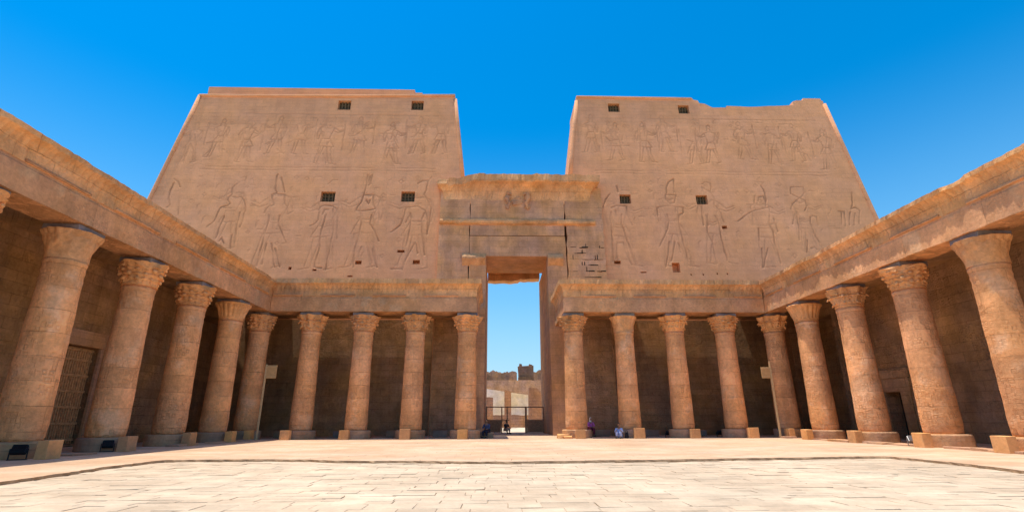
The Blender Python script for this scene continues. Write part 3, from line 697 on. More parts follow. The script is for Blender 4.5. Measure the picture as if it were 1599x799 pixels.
# ruined emblem in the middle of the cornice: worn disc between two rearing snakes
bm = bmesh.new()
yc = gy(22.4) - .16
def lump(cx, cz, rx, rz, ry=.2):
    n, m = 12, 6
    rings = []
    for j in range(m + 1):
        a = math.pi / 2 * j / m
        rings.append([bm.verts.new((cx + rx * math.cos(a) * math.cos(t) * (1 + .25 * nz(cx + math.cos(t), cz + math.sin(t), j, 2)), yc + .12 - ry * math.sin(a), cz + rz * math.cos(a) * math.sin(t))) for t in [2 * math.pi * k / n for k in range(n)]])
    for A, B in zip(rings, rings[1:]):
        for k in range(n): bm.faces.new((A[k], A[(k + 1) % n], B[(k + 1) % n], B[k]))
rng_e = random.Random(12)
lump(.15, 22.35, .6, .42, .08)
for sx in (-1, 1):
    c = .15 + sx * 1.0
    add_tube(bm, [(c - sx * .35, yc, 23.1), (c, yc - .12, 23.15), (c + sx * .1, yc - .1, 22.6), (c - sx * .12, yc - .06, 22.1), (c + sx * .02, yc, 21.45)], [.13, .22, .24, .18, .1], 8)
    lump(c, 22.75, .3, .36, .32)
    lump(c + sx * .08, 21.75, .2, .3, .22)
for k in range(9): lump(rng_e.uniform(-1.0, 1.3), rng_e.uniform(21.6, 23.3), rng_e.uniform(.12, .3), rng_e.uniform(.1, .28), rng_e.uniform(.1, .25))
to_obj('carved_emblem', bm, M['gate'], gw)
# corbels either side of the door head
for x0, x1 in ((-5.25, -3.0), (3.03, 4.5)):
    bm = bmesh.new()
    yg = gy(16)
    add_sweep(bm, [(x0, yg), (x1, yg)], [(-.2, 15.35), (.04, 15.4), (.3, 15.75), (.52, 16.0), (.5, 16.15), (.3, 16.4), (.05, 16.6), (-.2, 16.7)], .2, rgh(.1))
    to_obj('corbel', bm, M['cornice'], gw)
# damaged masonry beside the right jamb: missing joints
bm = bmesh.new()
rng = random.Random(5)
for k in range(34):
    z = 14.2 + .62 * rng.randrange(0, 6) + rng.uniform(-.05, .05); x = rng.uniform(5.3, 8.3)
    if rng.random() < .6: w, h = rng.uniform(.35, 1.0), rng.uniform(.04, .12)
    else: w, h = rng.uniform(.05, .1), rng.uniform(.3, .6)
    x1 = min(x + w, 8.6)
    yq = gy(z) - .006
    bm = bmesh.new()
    bm.faces.new([bm.verts.new(p) for p in ((x, yq, z + .03 * rng.random()), (x1, yq, z + .04 * rng.random()), (x1, gy(z + h) - .006, z + h), (x, gy(z + h) - .006, z + h * .8))])
    to_obj('open_joint', bm, M['dark'], gw)

# ------------------------------------------------------------------ aisle back walls
def side_wall(label, sx, holes, name='aisle_wall'):
    o = empty(name, (sx * 25, 25, 0), label, 'wall')
    bm = bmesh.new()
    P = lambda u, v, d: (sx * (25 + d), u, v)
    add_wall(bm, [4, 12, 20, 46.5], [-.1, 4, 8, 12.6], P, holes, .9)
    vs = [bm.verts.new(p) for p in ((sx * 26.5, 4, 12.6), (sx * 26.5, 47.0, 12.6), (sx * 26.5, 47.0, -.1), (sx * 26.5, 4, -.1))]
    bm.faces.new(vs)
    bm.faces.new([bm.verts.new(p) for p in ((sx * 25, 4, 12.6), (sx * 25, 46.5, 12.6), (sx * 26.5, 46.5, 12.6), (sx * 26.5, 4, 12.6))])
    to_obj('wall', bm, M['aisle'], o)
    return o
wl = side_wall('dark left aisle wall behind the columns holding the tall lattice door', -1, [(28.0, 30.6, .12, 5.3, 1.2), (39.6, 45.8, .02, 9.3, 9.0)])
bm = bmesh.new(); add_box(bm, -25.1, -24.86, 27.6, 31.05, 5.32, 6.15, bev=.02); to_obj('door_lintel', bm, M['plinth'], wl)
# lattice door leaf
bm = bmesh.new()
xd = -25.42
add_box(bm, xd - .05, xd, 28.02, 30.58, .14, 5.28)
d = to_obj('door', bm, M['wood'], wl)
bm = bmesh.new()
for k in range(15):
    yy = 28.12 + 2.36 * k / 14
    add_box(bm, xd + .003, xd + .05, yy - .035, yy + .035, .2, 5.2)
for zz in (.35, 1.2, 2.05, 2.9, 3.75, 4.6, 5.15):
    add_box(bm, xd + .053, xd + .10, 28.05, 30.55, zz - .06, zz + .06)
to_obj('lattice', bm, M['wood'], d)
for sy in (27.9, 30.62):
    bm = bmesh.new(); add_box(bm, -25.06, -24.9, sy - .12, sy + .1, 0, 5.31, bev=.015); to_obj('door_jamb', bm, M['plinth'], wl)
wr = side_wall('dark right aisle wall behind the columns holding the small black doorway', 1, [(34.05, 35.45, .06, 3.0, 1.3), (39.6, 45.8, .02, 9.3, 9.0)])
bm = bmesh.new(); add_box(bm, 25.9, 26.0, 34.06, 35.44, .07, 2.99); to_obj('door', bm, M['dark'], wr)
bm = bmesh.new()
add_box(bm, 24.9, 25.05, 33.2, 34.03, 0, 3.02, bev=.02); add_box(bm, 24.9, 25.05, 35.47, 36.3, 0, 3.02, bev=.02)
add_box(bm, 24.88, 25.05, 33.1, 36.4, 3.03, 3.9, bev=.02); add_box(bm, 24.8, 25.05, 32.95, 36.55, 3.91, 4.5, bev=.04)
to_obj('door_frame', bm, M['aisle'], wr)

# ------------------------------------------------------------------ entablatures
ARCH = [(-1.55, 9.33), (0, 9.33), (0, 10.38), (-.04, 10.44), (-.04, 10.55), (-1.55, 10.55)]
def CORN(top): return [(-1.55, 10.553), (-.015, 10.553), (-.01, 10.9), (.015, 11.05), (.07, 11.22), (.16, 11.38), (.27, 11.48), (.33, 11.53), (.34, top), (-1.55, top + .02)]
def erode(amp, seed):
    rg = random.Random(seed)
    blk = []; s0 = 0
    while s0 < 60:
        L = rg.uniform(1.2, 2.4); blk.append((s0, s0 + L, rg.uniform(-.018, .018), rg.uniform(-.02, .012), rg.random())); s0 += L
    def f(s, d, z):
        if d < -.5: return (0, 0)
        k = min(1, max(0, (z - 10.8) / .8))
        for a_, b_, o, oz, q in blk:
            if a_ <= s < b_:
                edge = min(s - a_, b_ - s); break
        e = o * (.3 + k) + amp * (.3 * nz(s, z, seed, 1.2) + .45 * nz(s, z * 1.5, seed + 4, 3.5) + .4 * nz(s, z * 2, seed, 9)) * (.4 + k)
        if edge < .09: e -= .035
        chip = max(0, nz(s, z, seed + 8, .9) - .42) * .9 * k
        worn = .10 * max(0, nz(s, 3, seed + 11, .6) - .1) * (1 if 10.95 < z < 11.5 else 0) * (1 + nz(s, z, seed, 5))
        fl = .022 * math.cos(s * 2 * math.pi / .36) if 10.95 < z < 11.5 else 0
        return (e - chip * max(d, .1) - worn + fl, (oz - chip * .12 + .02 * nz(s, 1, seed + 2, 4)) * (1 if z > 11.4 else 0))
    return f
def erode_low(seed):
    def f(s, d, z):
        if d < -.5: return (0, 0)
        return (.022 * nz(s, z, seed, .8) + .02 * nz(s, z, seed + 3, 3.5), .035 * nz(s, 2, seed, 1.3) + .03 * max(0, nz(s, 5, seed, 2.5)) if z < 9.4 else 0)
    return f
def entab(label, path, seed, roof, rolls, axis):
    e = empty('colonnade_entablature', (path[0][0], path[0][1], 9.33), label, 'entablature')
    bm = bmesh.new(); add_sweep(bm, path, ARCH, .3, erode_low(seed)); to_obj('architrave', bm, M['architrave'], e)
    bm = bmesh.new(); add_sweep(bm, path, CORN(11.74 if axis == 'y' else 11.9), .12, erode(.06, seed)); to_obj('cornice', bm, M['cornice'], e)
    bm = bmesh.new(); add_box(bm, *roof[0], 10.2, 11.6 + .013 * seed); to_obj('roof_slab', bm, M['aisle'], e)
    for a, b, c in rolls:
        bm = bmesh.new()
        prof = [(-.04, 10.57), (.05, 10.575), (.075, 10.63), (.05, 10.69), (-.04, 10.70)]
        if axis == 'x': add_sweep(bm, [(a, c), (b, c)], prof, .2, rgh(.02))
        else: add_sweep(bm, [(c, a), (c, b)], prof, .2, rgh(.02))
        to_obj('roll_moulding', bm, M['architrave'], e)
    return e
FX = [4.18, 8.23, 12.28, 16.33, 20.35]; SY = [40.0, 35.5, 30.8, 26.0, 21.35, 16.7, 12.0]
# travel direction keeps the court on the right-hand side
entab('long left entablature with ochre cornice sloping away above the left row of columns', [(-19.45, 5), (-19.45, 40.66)], 1, [(-25.0, -20.99, 5, 46.9)],
      [(SY[i + 1] + .75, SY[i] - .75 - (.6 if i == 0 else 0), -19.45) for i in range(5)], 'y')
entab('far entablature left of the gateway with ochre cornice above four columns', [(-19.4, 39.1), (-3.45, 39.1), (-3.45, 45.6)], 2, [(-20.97, -5.0, 40.67, 46.6)],
      [(-19.3, -17.1, 39.1), (-15.6, -13.0, 39.1), (-11.6, -9.0, 39.1), (-7.6, -4.9, 39.1)], 'x')
entab('far entablature right of the gateway with chipped left end above four columns', [(3.38, 45.6), (3.38, 39.1), (19.4, 39.1)], 3, [(4.93, 20.97, 40.67, 46.6)],
      [(4.9, 7.6, 39.1), (9.0, 11.6, 39.1), (13.0, 15.6, 39.1), (17.1, 19.3, 39.1)], 'x')
entab('long right entablature with panelled band sloping away above the right row of columns', [(19.45, 40.66), (19.45, 5)], 4, [(20.99, 25.0, 5, 46.9)],
      [(SY[i] - .75 - (.6 if i == 0 else 0), SY[i + 1] + .75, 19.45) for i in range(5)], 'y')

# ------------------------------------------------------------------ columns
def ball(bm, c, rx, ry, rz, n=14, m=10, fn=None):
    rings = []
    for j in range(1, m):
        a = math.pi * j / m
        ring = []
        for k in range(n):
            t = 2 * math.pi * k / n
            p = Vector((rx * math.sin(a) * math.cos(t), ry * math.sin(a) * math.sin(t), rz * math.cos(a)))
            if fn: p = fn(p)
            ring.append(bm.verts.new(Vector(c) + p))
        rings.append(ring)
    tp = bm.verts.new(Vector(c) + Vector((0, 0, rz))); bt = bm.verts.new(Vector(c) - Vector((0, 0, rz)))
    for A, B in zip(rings, rings[1:]):
        for k in range(n): bm.faces.new((A[k], A[(k + 1) % n], B[(k + 1) % n], B[k]))
    for k in range(n):
        bm.faces.new((tp, rings[0][k], rings[0][(k + 1) % n])); bm.faces.new((bt, rings[-1][(k + 1) % n], rings[-1][k]))

def cap_composite(r, z, t):
    k = (z - 7.85) / 1.21
    rr = r
    if k < .16: rr += .03 * math.cos(k / .16 * math.pi * 4)
    elif k < .9:
        tier = int((k - .16) / .185); ph = (tier % 2) * math.pi / 8
        f = ((k - .16) / .185) % 1
        rr += (.17 * f ** 1.6 - .06) * (abs(math.cos(4 * (t + ph))) ** 1.2) * (.6 + .6 * k)
        rr -= .05 * (f > .86)
        rr += .05 * (f ** 2) * math.cos(16 * t)
    lob = math.cos(4 * t)
    rr += .24 * max(0, k - .4) ** 1.5 * lob * 1.6
    zz = z - .17 * max(0, k - .6) * (1 - lob) * 1.3
    rr += .07 * nz(math.cos(t) * r, math.sin(t) * r, z, 2.2, 1) * (k + .3) + .035 * nz(math.cos(t) * r, math.sin(t) * r, z, 6, 2)
    return rr, zz
def cap_palm(r, z, t):
    k = (z - 7.85) / 1.21
    rr = r + .085 * (abs(math.sin(9 * t)) ** .8 - .6) * (.5 + k)
    if k < .2: rr = r + .025 * math.cos(k / .2 * math.pi * 5)
    if k > .88: rr += .05 * math.cos(18 * t)
    zz = z - .05 * max(0, k - .8) * (1 - math.cos(18 * t)) * 2
    rr += .035 * nz(math.cos(t) * r, math.sin(t) * r, z, 2.5, 4)
    return rr, zz
def cap_lotus(r, z, t):
    k = (z - 7.85) / 1.21
    lob = math.cos(8 * t)
    rr = r + .22 * max(0, k - .35) * lob
    if k < .25: rr += .025 * math.cos(k / .25 * math.pi * 4)
    else: rr += .04 * math.cos(24 * t) * (1 - k) + .09 * (abs(math.cos(4 * t)) ** .6 - .5) * (k < .62)
    if .58 < k < .66: rr += .06
    if .66 < k < .72: rr -= .05
    zz = z + .07 * max(0, k - .75) * lob * 1.4
    rr += .09 * nz(math.cos(t) * r, math.sin(t) * r, z, 1.6, 7) * (k + .2) + .04 * nz(math.cos(t) * r, math.sin(t) * r, z, 6, 9)
    return rr, zz
def cap_worn(r, z, t):
    k = (z - 7.85) / 1.21
    rr = r + .035 * (abs(math.sin(6 * t)) - .6) * k + .03 * math.cos(18 * t) * (k > .82)
    rr += .06 * nz(math.cos(t) * r, math.sin(t) * r, z, 2.0, 14) + .05 * nz(math.cos(t) * r, math.sin(t) * r, z, 5, 15) * k
    return rr, z - .06 * max(0, nz(math.cos(t), math.sin(t), 1, 2.5, 16)) * (k > .8)
def bell(k, wide):
    return .76 + (wide - .76) * (k ** 2.1 * .8 + k * .2)
CAPS = {'composite': (cap_composite, 1.10), 'palm': (cap_palm, 1.13), 'lotus': (cap_lotus, 1.08), 'worn': (cap_worn, 1.06)}
def make_column(kind):
    root = empty('stone_column', (0, 0, 0), 'x', 'column', 'columns round the court')
    rng = random.Random(len(kind))
    bm = bmesh.new()
    prof = [(1.09, 0), (1.10, .05), (1.11, .3), (1.10, .54), (1.06, .60), (.8, .61)]
    add_lathe(bm, prof, 40, lambda r, z, t: (r + .035 * nz(math.cos(t) * r, math.sin(t) * r, z, 2.5, 2) * (r > .9), z - (.04 * max(0, nz(math.cos(t), math.sin(t), z, 3, 4)) if .5 < z < .605 else 0)))
    to_obj('plinth', bm, M['plinth'], root, local=True)
    bm = bmesh.new()
    prof = []
    n = 60
    for k in range(n + 1):
        z = .605 + (7.85 - .605) * k / n
        r = .845 - .135 * ((z - .6) / 7.25) ** .8 + (.05 * max(0, (z - 6.6) / 1.25) ** 2) - .05 * max(0, 1 - (z - .6) / .7) ** 2
        prof.append((r, z))
    sd = len(kind) * 3.1
    def fs(r, z, t):
        d = .018 * nz(math.cos(t) * r, math.sin(t) * r, z, 1.3, sd) + .010 * nz(math.cos(t) * r, math.sin(t) * r, z, 5, sd + 2)
        if z < 3.2:
            chip = max(0, nz(math.cos(t) * r, math.sin(t) * r, z, 1.6, sd + 5) - .3)
            d -= .12 * chip * (1 - z / 3.2)
        if z > 6.9: d += .012 * (1 if int((z - 6.9) / .18) % 2 == 0 else -1)
        return r + d, z
    add_lathe(bm, prof, 44, fs)
    to_obj('shaft', bm, M['shaft'], root, shade=True, local=True)
    bm = bmesh.new()
    fn, wide = CAPS[kind]
    prof = [(bell(k / 30, wide), 7.852 + 1.21 * k / 30) for k in range(31)] + [(wide * .93, 9.09), (.7, 9.07)]
    add_lathe(bm, prof, 88, lambda r, z, t: fn(r, z, t) if z < 9.065 else (r, z))
    def bud(t, z, s, sq=1.0, out=.0):
        k = (z - 7.85) / 1.21
        rr = fn(bell(k, wide), z, t)[0] + out
        c = Vector((rr * math.cos(t), rr * math.sin(t), z))
        rot = Matrix.Rotation(t, 3, 'Z') @ Matrix.Rotation(-.35 - k * .5, 3, 'Y')
        j = 1 + rng.uniform(-.22, .22)
        if rng.random() > .12:
            ball(bm, c, s * j, s * j, s * j, 8, 6, lambda p: rot @ Vector((p.x * .75, p.y, p.z * sq)))
    if kind == 'composite':
        for i in range(8):
            t = (i + .5) * math.pi / 4
            bud(t, 8.22, .10, 1.2, .02); bud(t + math.pi / 8, 8.45, .12, 1.0, .03); bud(t, 8.66, .13, .9, .03)
            bud(t - .13, 8.84, .10, .9, .02); bud(t + .13, 8.84, .10, .9, .02)
        for i in range(16): bud(i * math.pi / 8, 8.08, .06, 1.6, .01)
    elif kind == 'lotus':
        for i in range(16):
            t = i * math.pi / 8
            bud(t, 8.18, .085, 1.5, .01)
            if i % 2: bud(t, 8.50, .12, 1.1, .03); bud(t, 8.74, .10, .8, .05)
            else: bud(t, 8.60, .07, 1.8, .0)
    elif kind == 'palm':
        for i in range(18): bud((i + .5) * math.pi / 9, 8.98, .07, .7, .0)
    to_obj('capital', bm, M['capital'], root, shade=False, local=True)
    bm = bmesh.new()
    add_box(bm, -.78, .78, -.74, .74, 9.06, 9.327, bev=.03, jit=.02)
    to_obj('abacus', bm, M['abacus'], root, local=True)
    return root
protos = {k: make_column(k) for k in CAPS}
usedp = set()
SPOTS = []
ordn = ['nearest', 'second', 'third', 'fourth']
kinds_L = ['composite', 'lotus', 'composite', 'lotus', 'composite']
kinds_R = ['composite', 'worn', 'lotus', 'composite', 'lotus']
desc = {'composite': 'leafy carved capital', 'palm': 'palm frond capital', 'lotus': 'lobed bud capital', 'worn': 'worn flared capital'}
for s, side, kinds in ((-1, 'left', kinds_L), (1, 'right', kinds_R)):
    for i, x in enumerate(FX):
        if i == 4: lab = 'sandstone column with %s standing in the far %s corner of the court' % (desc[kinds[i]], side)
        else: lab = 'far row sandstone column, %s one %s of the gateway, with %s' % (['first', 'second', 'third', 'fourth'][i], side, desc[kinds[i]])
        SPOTS.append((s * x, 40.0, kinds[i], lab))
sideL = ['palm', 'composite', 'composite', 'worn', 'composite', 'palm']
sideR = ['palm', 'lotus', 'composite', 'worn', 'composite', 'lotus']
posn = ['right before the corner column', 'second before the corner column', 'third before the corner column', 'fourth before the corner column', 'at the edge of the frame']
for s, side, kinds in ((-1, 'left', sideL), (1, 'right', sideR)):
    for i, y in enumerate(SY[1:]):
        if s > 0 and i == 4: continue
        if i == 5: continue
        SPOTS.append((s * 20.35, y, kinds[i], '%s row sandstone column with %s, %s' % (side, desc[kinds[i]], posn[i])))
rng = random.Random(21)
for x, y, kind, lab in SPOTS:
    o = protos[kind] if kind not in usedp else copy_tree(protos[kind])
    usedp.add(kind)
    o.location = (x, y, 0)
    o['label'] = lab
    rz = rng.choice((0, 1, 2, 3)) * math.pi / 2 + rng.uniform(-.08, .08)
    for ch in o.children:
        if not ch.name.startswith('abacus'): ch.rotation_euler.z = rz
    sc_ = 1 + rng.uniform(-.012, .012)
    for ch in o.children:
        if ch.name.startswith('shaft'): ch.scale = (sc_, sc_, 1)

# ------------------------------------------------------------------ stone boxes in front of the columns
BOX = [(-16.75, 38.4, 'in front of the fourth column left of the gateway'), (-12.62, 38.4, 'in front of the third column left of the gateway'), (-8.35, 38.4, 'in front of the second column left of the gateway'), (-4.25, 38.35, 'in front of the first column left of the gateway'),
       (4.18, 38.3, 'in front of the first column right of the gateway'), (8.45, 38.4, 'in front of the second column right of the gateway'), (12.5, 38.4, 'in front of the third column right of the gateway'), (16.75, 38.4, 'in front of the fourth column right of the gateway'),
       (19.45, 38.4, 'at the foot of the far right corner column'), (-19.3, 38.4, 'at the foot of the far left corner column'),
       (-18.55, 20.75, 'largest and nearest in front of the left row'), (-18.85, 25.4, 'second nearest in front of the left row'), (-18.95, 30.5, 'third nearest in front of the left row'), (-18.95, 35.1, 'fourth nearest in front of the left row'),
       (18.9, 35.3, 'fourth nearest in front of the right row'), (18.95, 30.6, 'third nearest in front of the right row'), (18.85, 25.6, 'second nearest in front of the right row'), (18.75, 21.3, 'largest and nearest in front of the right row')]
rng = random.Random(4)
bm = bmesh.new(); add_box(bm, -.35, .35, -.22, .22, 0, .66, bev=.018, jit=.012)
proto = to_obj('stone_box', bm, M['block'], local=True)
for i, (x, y, lab) in enumerate(BOX):
    o = proto if i == 0 else proto.copy()
    if i: COL.objects.link(o)
    o.location = (x, y, 0); o.rotation_euler.z = rng.uniform(-.06, .06) + (math.pi / 2 if i >= 8 else 0)
    s = rng.uniform(.95, 1.06); o.scale = (s, s, s * rng.uniform(.95, 1.05))
    tag(o, 'small orange sandstone box ' + lab, 'stone block', 'stone boxes at the feet of the columns')

# low rough stone benches lying between the columns
BEN = [(-18.4, 42.6, 1.6, 'beside the left sign post'), (-14.0, 42.8, 1.4, 'between the third and fourth columns left of the gateway'), (-10.0, 42.8, 1.1, 'between the second and third columns left of the gateway'), (-6.3, 42.8, 1.1, 'between the first and second columns left of the gateway'),
       (6.3, 43.2, 2.0, 'carrying the person in purple'), (10.4, 42.9, 1.5, 'between the second and third columns right of the gateway'), (14.4, 42.9, 1.3, 'between the third and fourth columns right of the gateway'), (18.2, 42.8, 1.4, 'beside the right sign post'),
       (-2.75, 40.6, 1.35, 'carrying the person in dark blue beside the left gateway edge')]
rng = random.Random(9)
for x, y, L, lab in BEN:
    bm = bmesh.new()
    h = .42 if 'blue' in lab else .5
    add_box(bm, x - L / 2, x + L / 2, y - .3, y + .3, 0, h, bev=.04, jit=.03)
    tag(to_obj('stone_bench', bm, M['rough'], loc=(x, y, 0)), 'low rough stone bench ' + lab, 'bench', 'low stone benches under the colonnade')
# broken foot of the first right column: loose blocks
for i, (x, y, sx, sy, h, lab) in enumerate([(3.05, 39.2, .42, .4, .34, 'pale broken stone block lying against the first column right of the gateway'), (3.3, 38.75, .3, .25, .2, 'small broken stone chunk in front of the first column right of the gateway')]):
    bm = bmesh.new(); add_box(bm, x - sx, x + sx, y - sy, y + sy, 0, h, bev=.06, jit=.09)
    tag(to_obj('broken_block', bm, M['block'], loc=(x, y, 0)), lab, 'stone block')

# ------------------------------------------------------------------ floodlights
def floodlight(x, y, rz, label, mat='black', s=1.0):
    t = empty('floodlight', (x, y, 0), label, 'floodlight', 'floodlights aimed at the columns')
    bm = bmesh.new()                                   # housing, tilted up, ribbed back
    add_box(bm, -.27 * s, .27 * s, -.11 * s, .07 * s, -.2 * s, .2 * s, bev=.03)
    for k in range(5): add_box(bm, -.24 * s, .24 * s, .071 * s, .13 * s, (-.15 + .075 * k) * s - .012, (-.15 + .075 * k) * s + .012)
    bmesh.ops.rotate(bm, verts=bm.verts, cent=(0, 0, 0), matrix=Matrix.Rotation(R(38), 3, 'X')); bmesh.ops.translate(bm, verts=bm.verts, vec=(0, 0, .42 * s))
    h = to_obj('housing', bm, M[mat], t, local=True)
    bm = bmesh.new(); add_box(bm, -.23 * s, .23 * s, -.105 * s, -.092 * s, -.16 * s, .16 * s)
    bmesh.ops.rotate(bm, verts=bm.verts, cent=(0, 0, 0), matrix=Matrix.Rotation(R(38), 3, 'X')); bmesh.ops.translate(bm, verts=bm.verts, vec=(0, 0, .42 * s))
    to_obj('lens', bm, M['glass'], h, local=True)
    bm = bmesh.new()
    for q in (-1, 1):
        add_box(bm, q * .30 * s - .015, q * .30 * s + .015, -.03, .03, .03, .46 * s)
    add_box(bm, -.32 * s, .32 * s, -.1 * s, .1 * s, 0, .03)
    to_obj('bracket', bm, M['grey_metal' if mat != 'black' else 'black'], t, local=True)
    t.rotation_euler.z = rz
    return t
floodlight(-19.25, 20.3, R(205), 'large black floodlight beside the nearest stone box of the left row', s=.85)
floodlight(-19.5, 25.1, R(215), 'black floodlight tilted up behind the second stone box of the left row', s=.8)
floodlight(19.25, 26.7, R(160), 'small silvery floodlight behind the second stone box of the right row', 'grey_metal', .8)
floodlight(11.2, 40.4, R(0), 'small dark floodlight left of the third column right of the gateway', s=.75)
floodlight(15.2, 40.6, R(20), 'small dark floodlight left of the fourth column right of the gateway', s=.8)
floodlight(-13.4, 40.6, R(-15), 'small dark floodlight left of the third column left of the gateway', s=.8)

# ------------------------------------------------------------------ sign posts
for sx, lab in ((-1, 'tall pale wooden post with blank square board standing before the far left corner column'), (1, 'tall pale wooden post with blank board facing left before the far right corner column')):
    x = sx * 18.72
    t = empty('sign_post', (x, 38.35, 0), lab, 'sign post', 'wooden sign posts')
    bm = bmesh.new(); add_box(bm, x - .055, x + .055, 38.3, 38.41, 0, 5.22, bev=.012)
    if sx > 0: add_box(bm, x - .04, x + .04, 38.31, 38.4, 5.221, 5.45, bev=.01)
    to_obj('post', bm, M['post'], t)
    bm = bmesh.new()
    a, b = (x + .06, x + .78) if sx < 0 else (x - .72, x - .06)
    z0, z1 = (4.22, 5.16) if sx < 0 else (4.2, 5.02)
    add_box(bm, a, b, 38.31, 38.38, z0, z1, bev=.01)
    bd = to_obj('board', bm, M['board'], t)
    for zz in (z0 + .08, z1 - .14):
        bm = bmesh.new(); add_box(bm, a + .02, b - .02, 38.285, 38.309, zz, zz + .06)
        to_obj('batten', bm, M['post'], bd)

# ------------------------------------------------------------------ railing in the passage
fr = empty('passage_gate', (0, 54, 0), 'brown metal railing gate with its middle open across the passage of the gateway', 'gate')
bm = bmesh.new()
add_tube(bm, [(-2.93, 54, 2.52), (2.96, 54, 2.5)], .055, 8)
add_tube(bm, [(-2.93, 54, 1.26), (-.55, 54, 1.26)], .04, 8); add_tube(bm, [(1.05, 54, 1.26), (2.96, 54, 1.26)], .04, 8)
to_obj('rail', bm, M['rust'], fr)
for x in (-2.88, -1.33, -.78, 1.12, 2.9):
    bm = bmesh.new(); w = .10 if x == 1.12 else .06
    add_box(bm, x - w, x + w, 53.94, 54.06, 0, 2.46 if x != 2.9 else 2.44, bev=.01); to_obj('upright', bm, M['rust'], fr)
for a, b in ((-2.81, -1.40), (1.23, 2.83)):
    bm = bmesh.new(); add_box(bm, a, b, 53.98, 54.02, .06, 1.21)
    for k in range(6):
        xx = a + (b - a) * (k + .5) / 6
        add_box(bm, xx - .02, xx + .02, 53.955, 53.979, .08, 1.19)
    to_obj('panel', bm, M['rust'], fr)
bm = bmesh.new(); 
for k in range(7): add_box(bm, -1.2 + .06 * k, -1.18 + .06 * k, 53.985, 54.01, .05, 1.22)
to_obj('bars', bm, M['rust'], fr)

# ------------------------------------------------------------------ ruins beyond the gateway
def ruin_wall(name, label, cat, x0, x1, y0, y1, tops, mat, seed, step=.5, lump_=.25, group=None, bat=.12):
    """wall with an uneven top: tops = list of (x,z)"""
    bm = bmesh.new()
    n = max(2, int((x1 - x0) / step))
    cols = []
    for k in range(n + 1):
        x = x0 + (x1 - x0) * k / n
        z = tops[-1][1]
        for (a, p), (b, q) in zip(tops, tops[1:]):
            if a <= x <= b: z = p + (q - p) * (x - a) / (b - a); break
        z += lump_ * nz(x, 0, seed, .8) + lump_ * .6 * nz(x, 2, seed, 2.4)
        dy = lump_ * .5 * nz(x, 5, seed, .5)
        cols.append([bm.verts.new(p) for p in ((x, y0 + dy, -.2), (x, y0 + dy + bat * z * .5, z * .5), (x, y0 + dy + bat * z, z), (x, y1 + bat * z, z), (x, y1 + bat * z, -.2))])
    for A, B in zip(cols, cols[1:]):
        for i in range(4): bm.faces.new((A[i], A[i + 1], B[i + 1], B[i]))
    bm.faces.new(cols[0]); bm.faces.new(cols[-1][::-1])
    return tag(to_obj(name, bm, mat, loc=((x0 + x1) / 2, y0, 0)), label, cat, group)
ruin_wall('cream_wall', 'cream plastered wall with a sloping top seen through the gateway', 'wall', -9, 12, 100, 101, [(-9, 7.7), (-3.85, 7.0), (-.5, 6.5), (4.2, 5.8), (12, 4.8)], M['cream'], 1, .6, .03, bat=.55)
ruin_wall('low_wall', 'low brown wall running in front of the cream wall beyond the gateway', 'wall', -9, 12, 93, 94, [(-9, 2.0), (12, 2.0)], M['mud'], 2, .6, .12)
ruin_wall('stone_pier', 'narrow brown stone pier standing at the middle of the view through the gateway', 'pier', -.65, .42, 84, 85.6, [(-.65, 5.7), (.42, 5.6)], M['mud'], 3, .25, .12)
ruin_wall('stone_pier', 'broad rough stone pier at the right of the view through the gateway', 'pier', 3.3, 5.3, 84, 86.2, [(3.3, 6.2), (4.6, 6.1), (5.3, 5.3)], M['mud'], 4, .25, .2)
ruin_wall('stone_pier', 'short brown stone pier at the left of the view through the gateway', 'pier', -4.2, -2.5, 84, 85.5, [(-4.2, 4.7), (-2.5, 4.6)], M['mud'], 5, .25, .12)
ruin_wall('mudbrick_wall', 'long brown mudbrick wall behind the cream wall beyond the gateway', 'wall', -22, 28, 125, 127, [(-22, 10.4), (28, 10.3)], M['mud'], 6, .8, .14, bat=.25)
ruin_wall('mudbrick_ruin', 'jagged dark mudbrick ruin on the skyline left through the gateway', 'ruin', -26, 3.9, 150, 156, [(-26, 14), (-4.6, 14.6), (-2.2, 14.9), (-1.5, 14.3), (.5, 14.2), (1.2, 14.9), (2.2, 14.7), (3.9, 14.6)], M['mud'], 7, .35, .6, bat=.22)
ruin_wall('mudbrick_ruin', 'lower mudbrick ruin on the skyline at the right through the gateway', 'ruin', 8.6, 34, 151, 157, [(8.6, 14.6), (11, 14.9), (34, 13)], M['mud'], 8, .35, .6, bat=.22)
for k, (x0, x1, z, lab) in enumerate([(-7, -2.9, 12.9, 'broken brown wall stump at the left below the skyline ruin'), (-1.6, 1.4, 13.3, 'broken brown wall stump at the middle below the skyline ruin'), (8.9, 13, 13.2, 'broken brown wall stump at the right below the skyline ruin')]):
    ruin_wall('wall_stump', lab, 'ruin', x0, x1, 138, 140, [(x0, z - .6), ((x0 + x1) / 2, z), (x1, z - .9)], M['mud'], 20 + k, .35, .5, bat=.1)
ru = empty('mudbrick_tower', (6.2, 148, 0), 'squat square mudbrick tower rising above the ruins through the gateway', 'tower')
bm = bmesh.new(); add_box(bm, 4.0, 8.5, 146, 150, -.2, 12.6, top=(.1, .1)); to_obj('lower_wall', bm, M['mud'], ru)
bm = bmesh.new(); add_box(bm, 4.15, 8.35, 146.15, 150, 12.603, 15.6, bev=.1, jit=.2); add_box(bm, 4.3, 5.2, 146.3, 149, 15.4, 16.1, jit=.15); add_box(bm, 7.2, 8.1, 146.3, 149, 15.4, 16.0, jit=.15); to_obj('upper_wall', bm, M['mud'], ru)

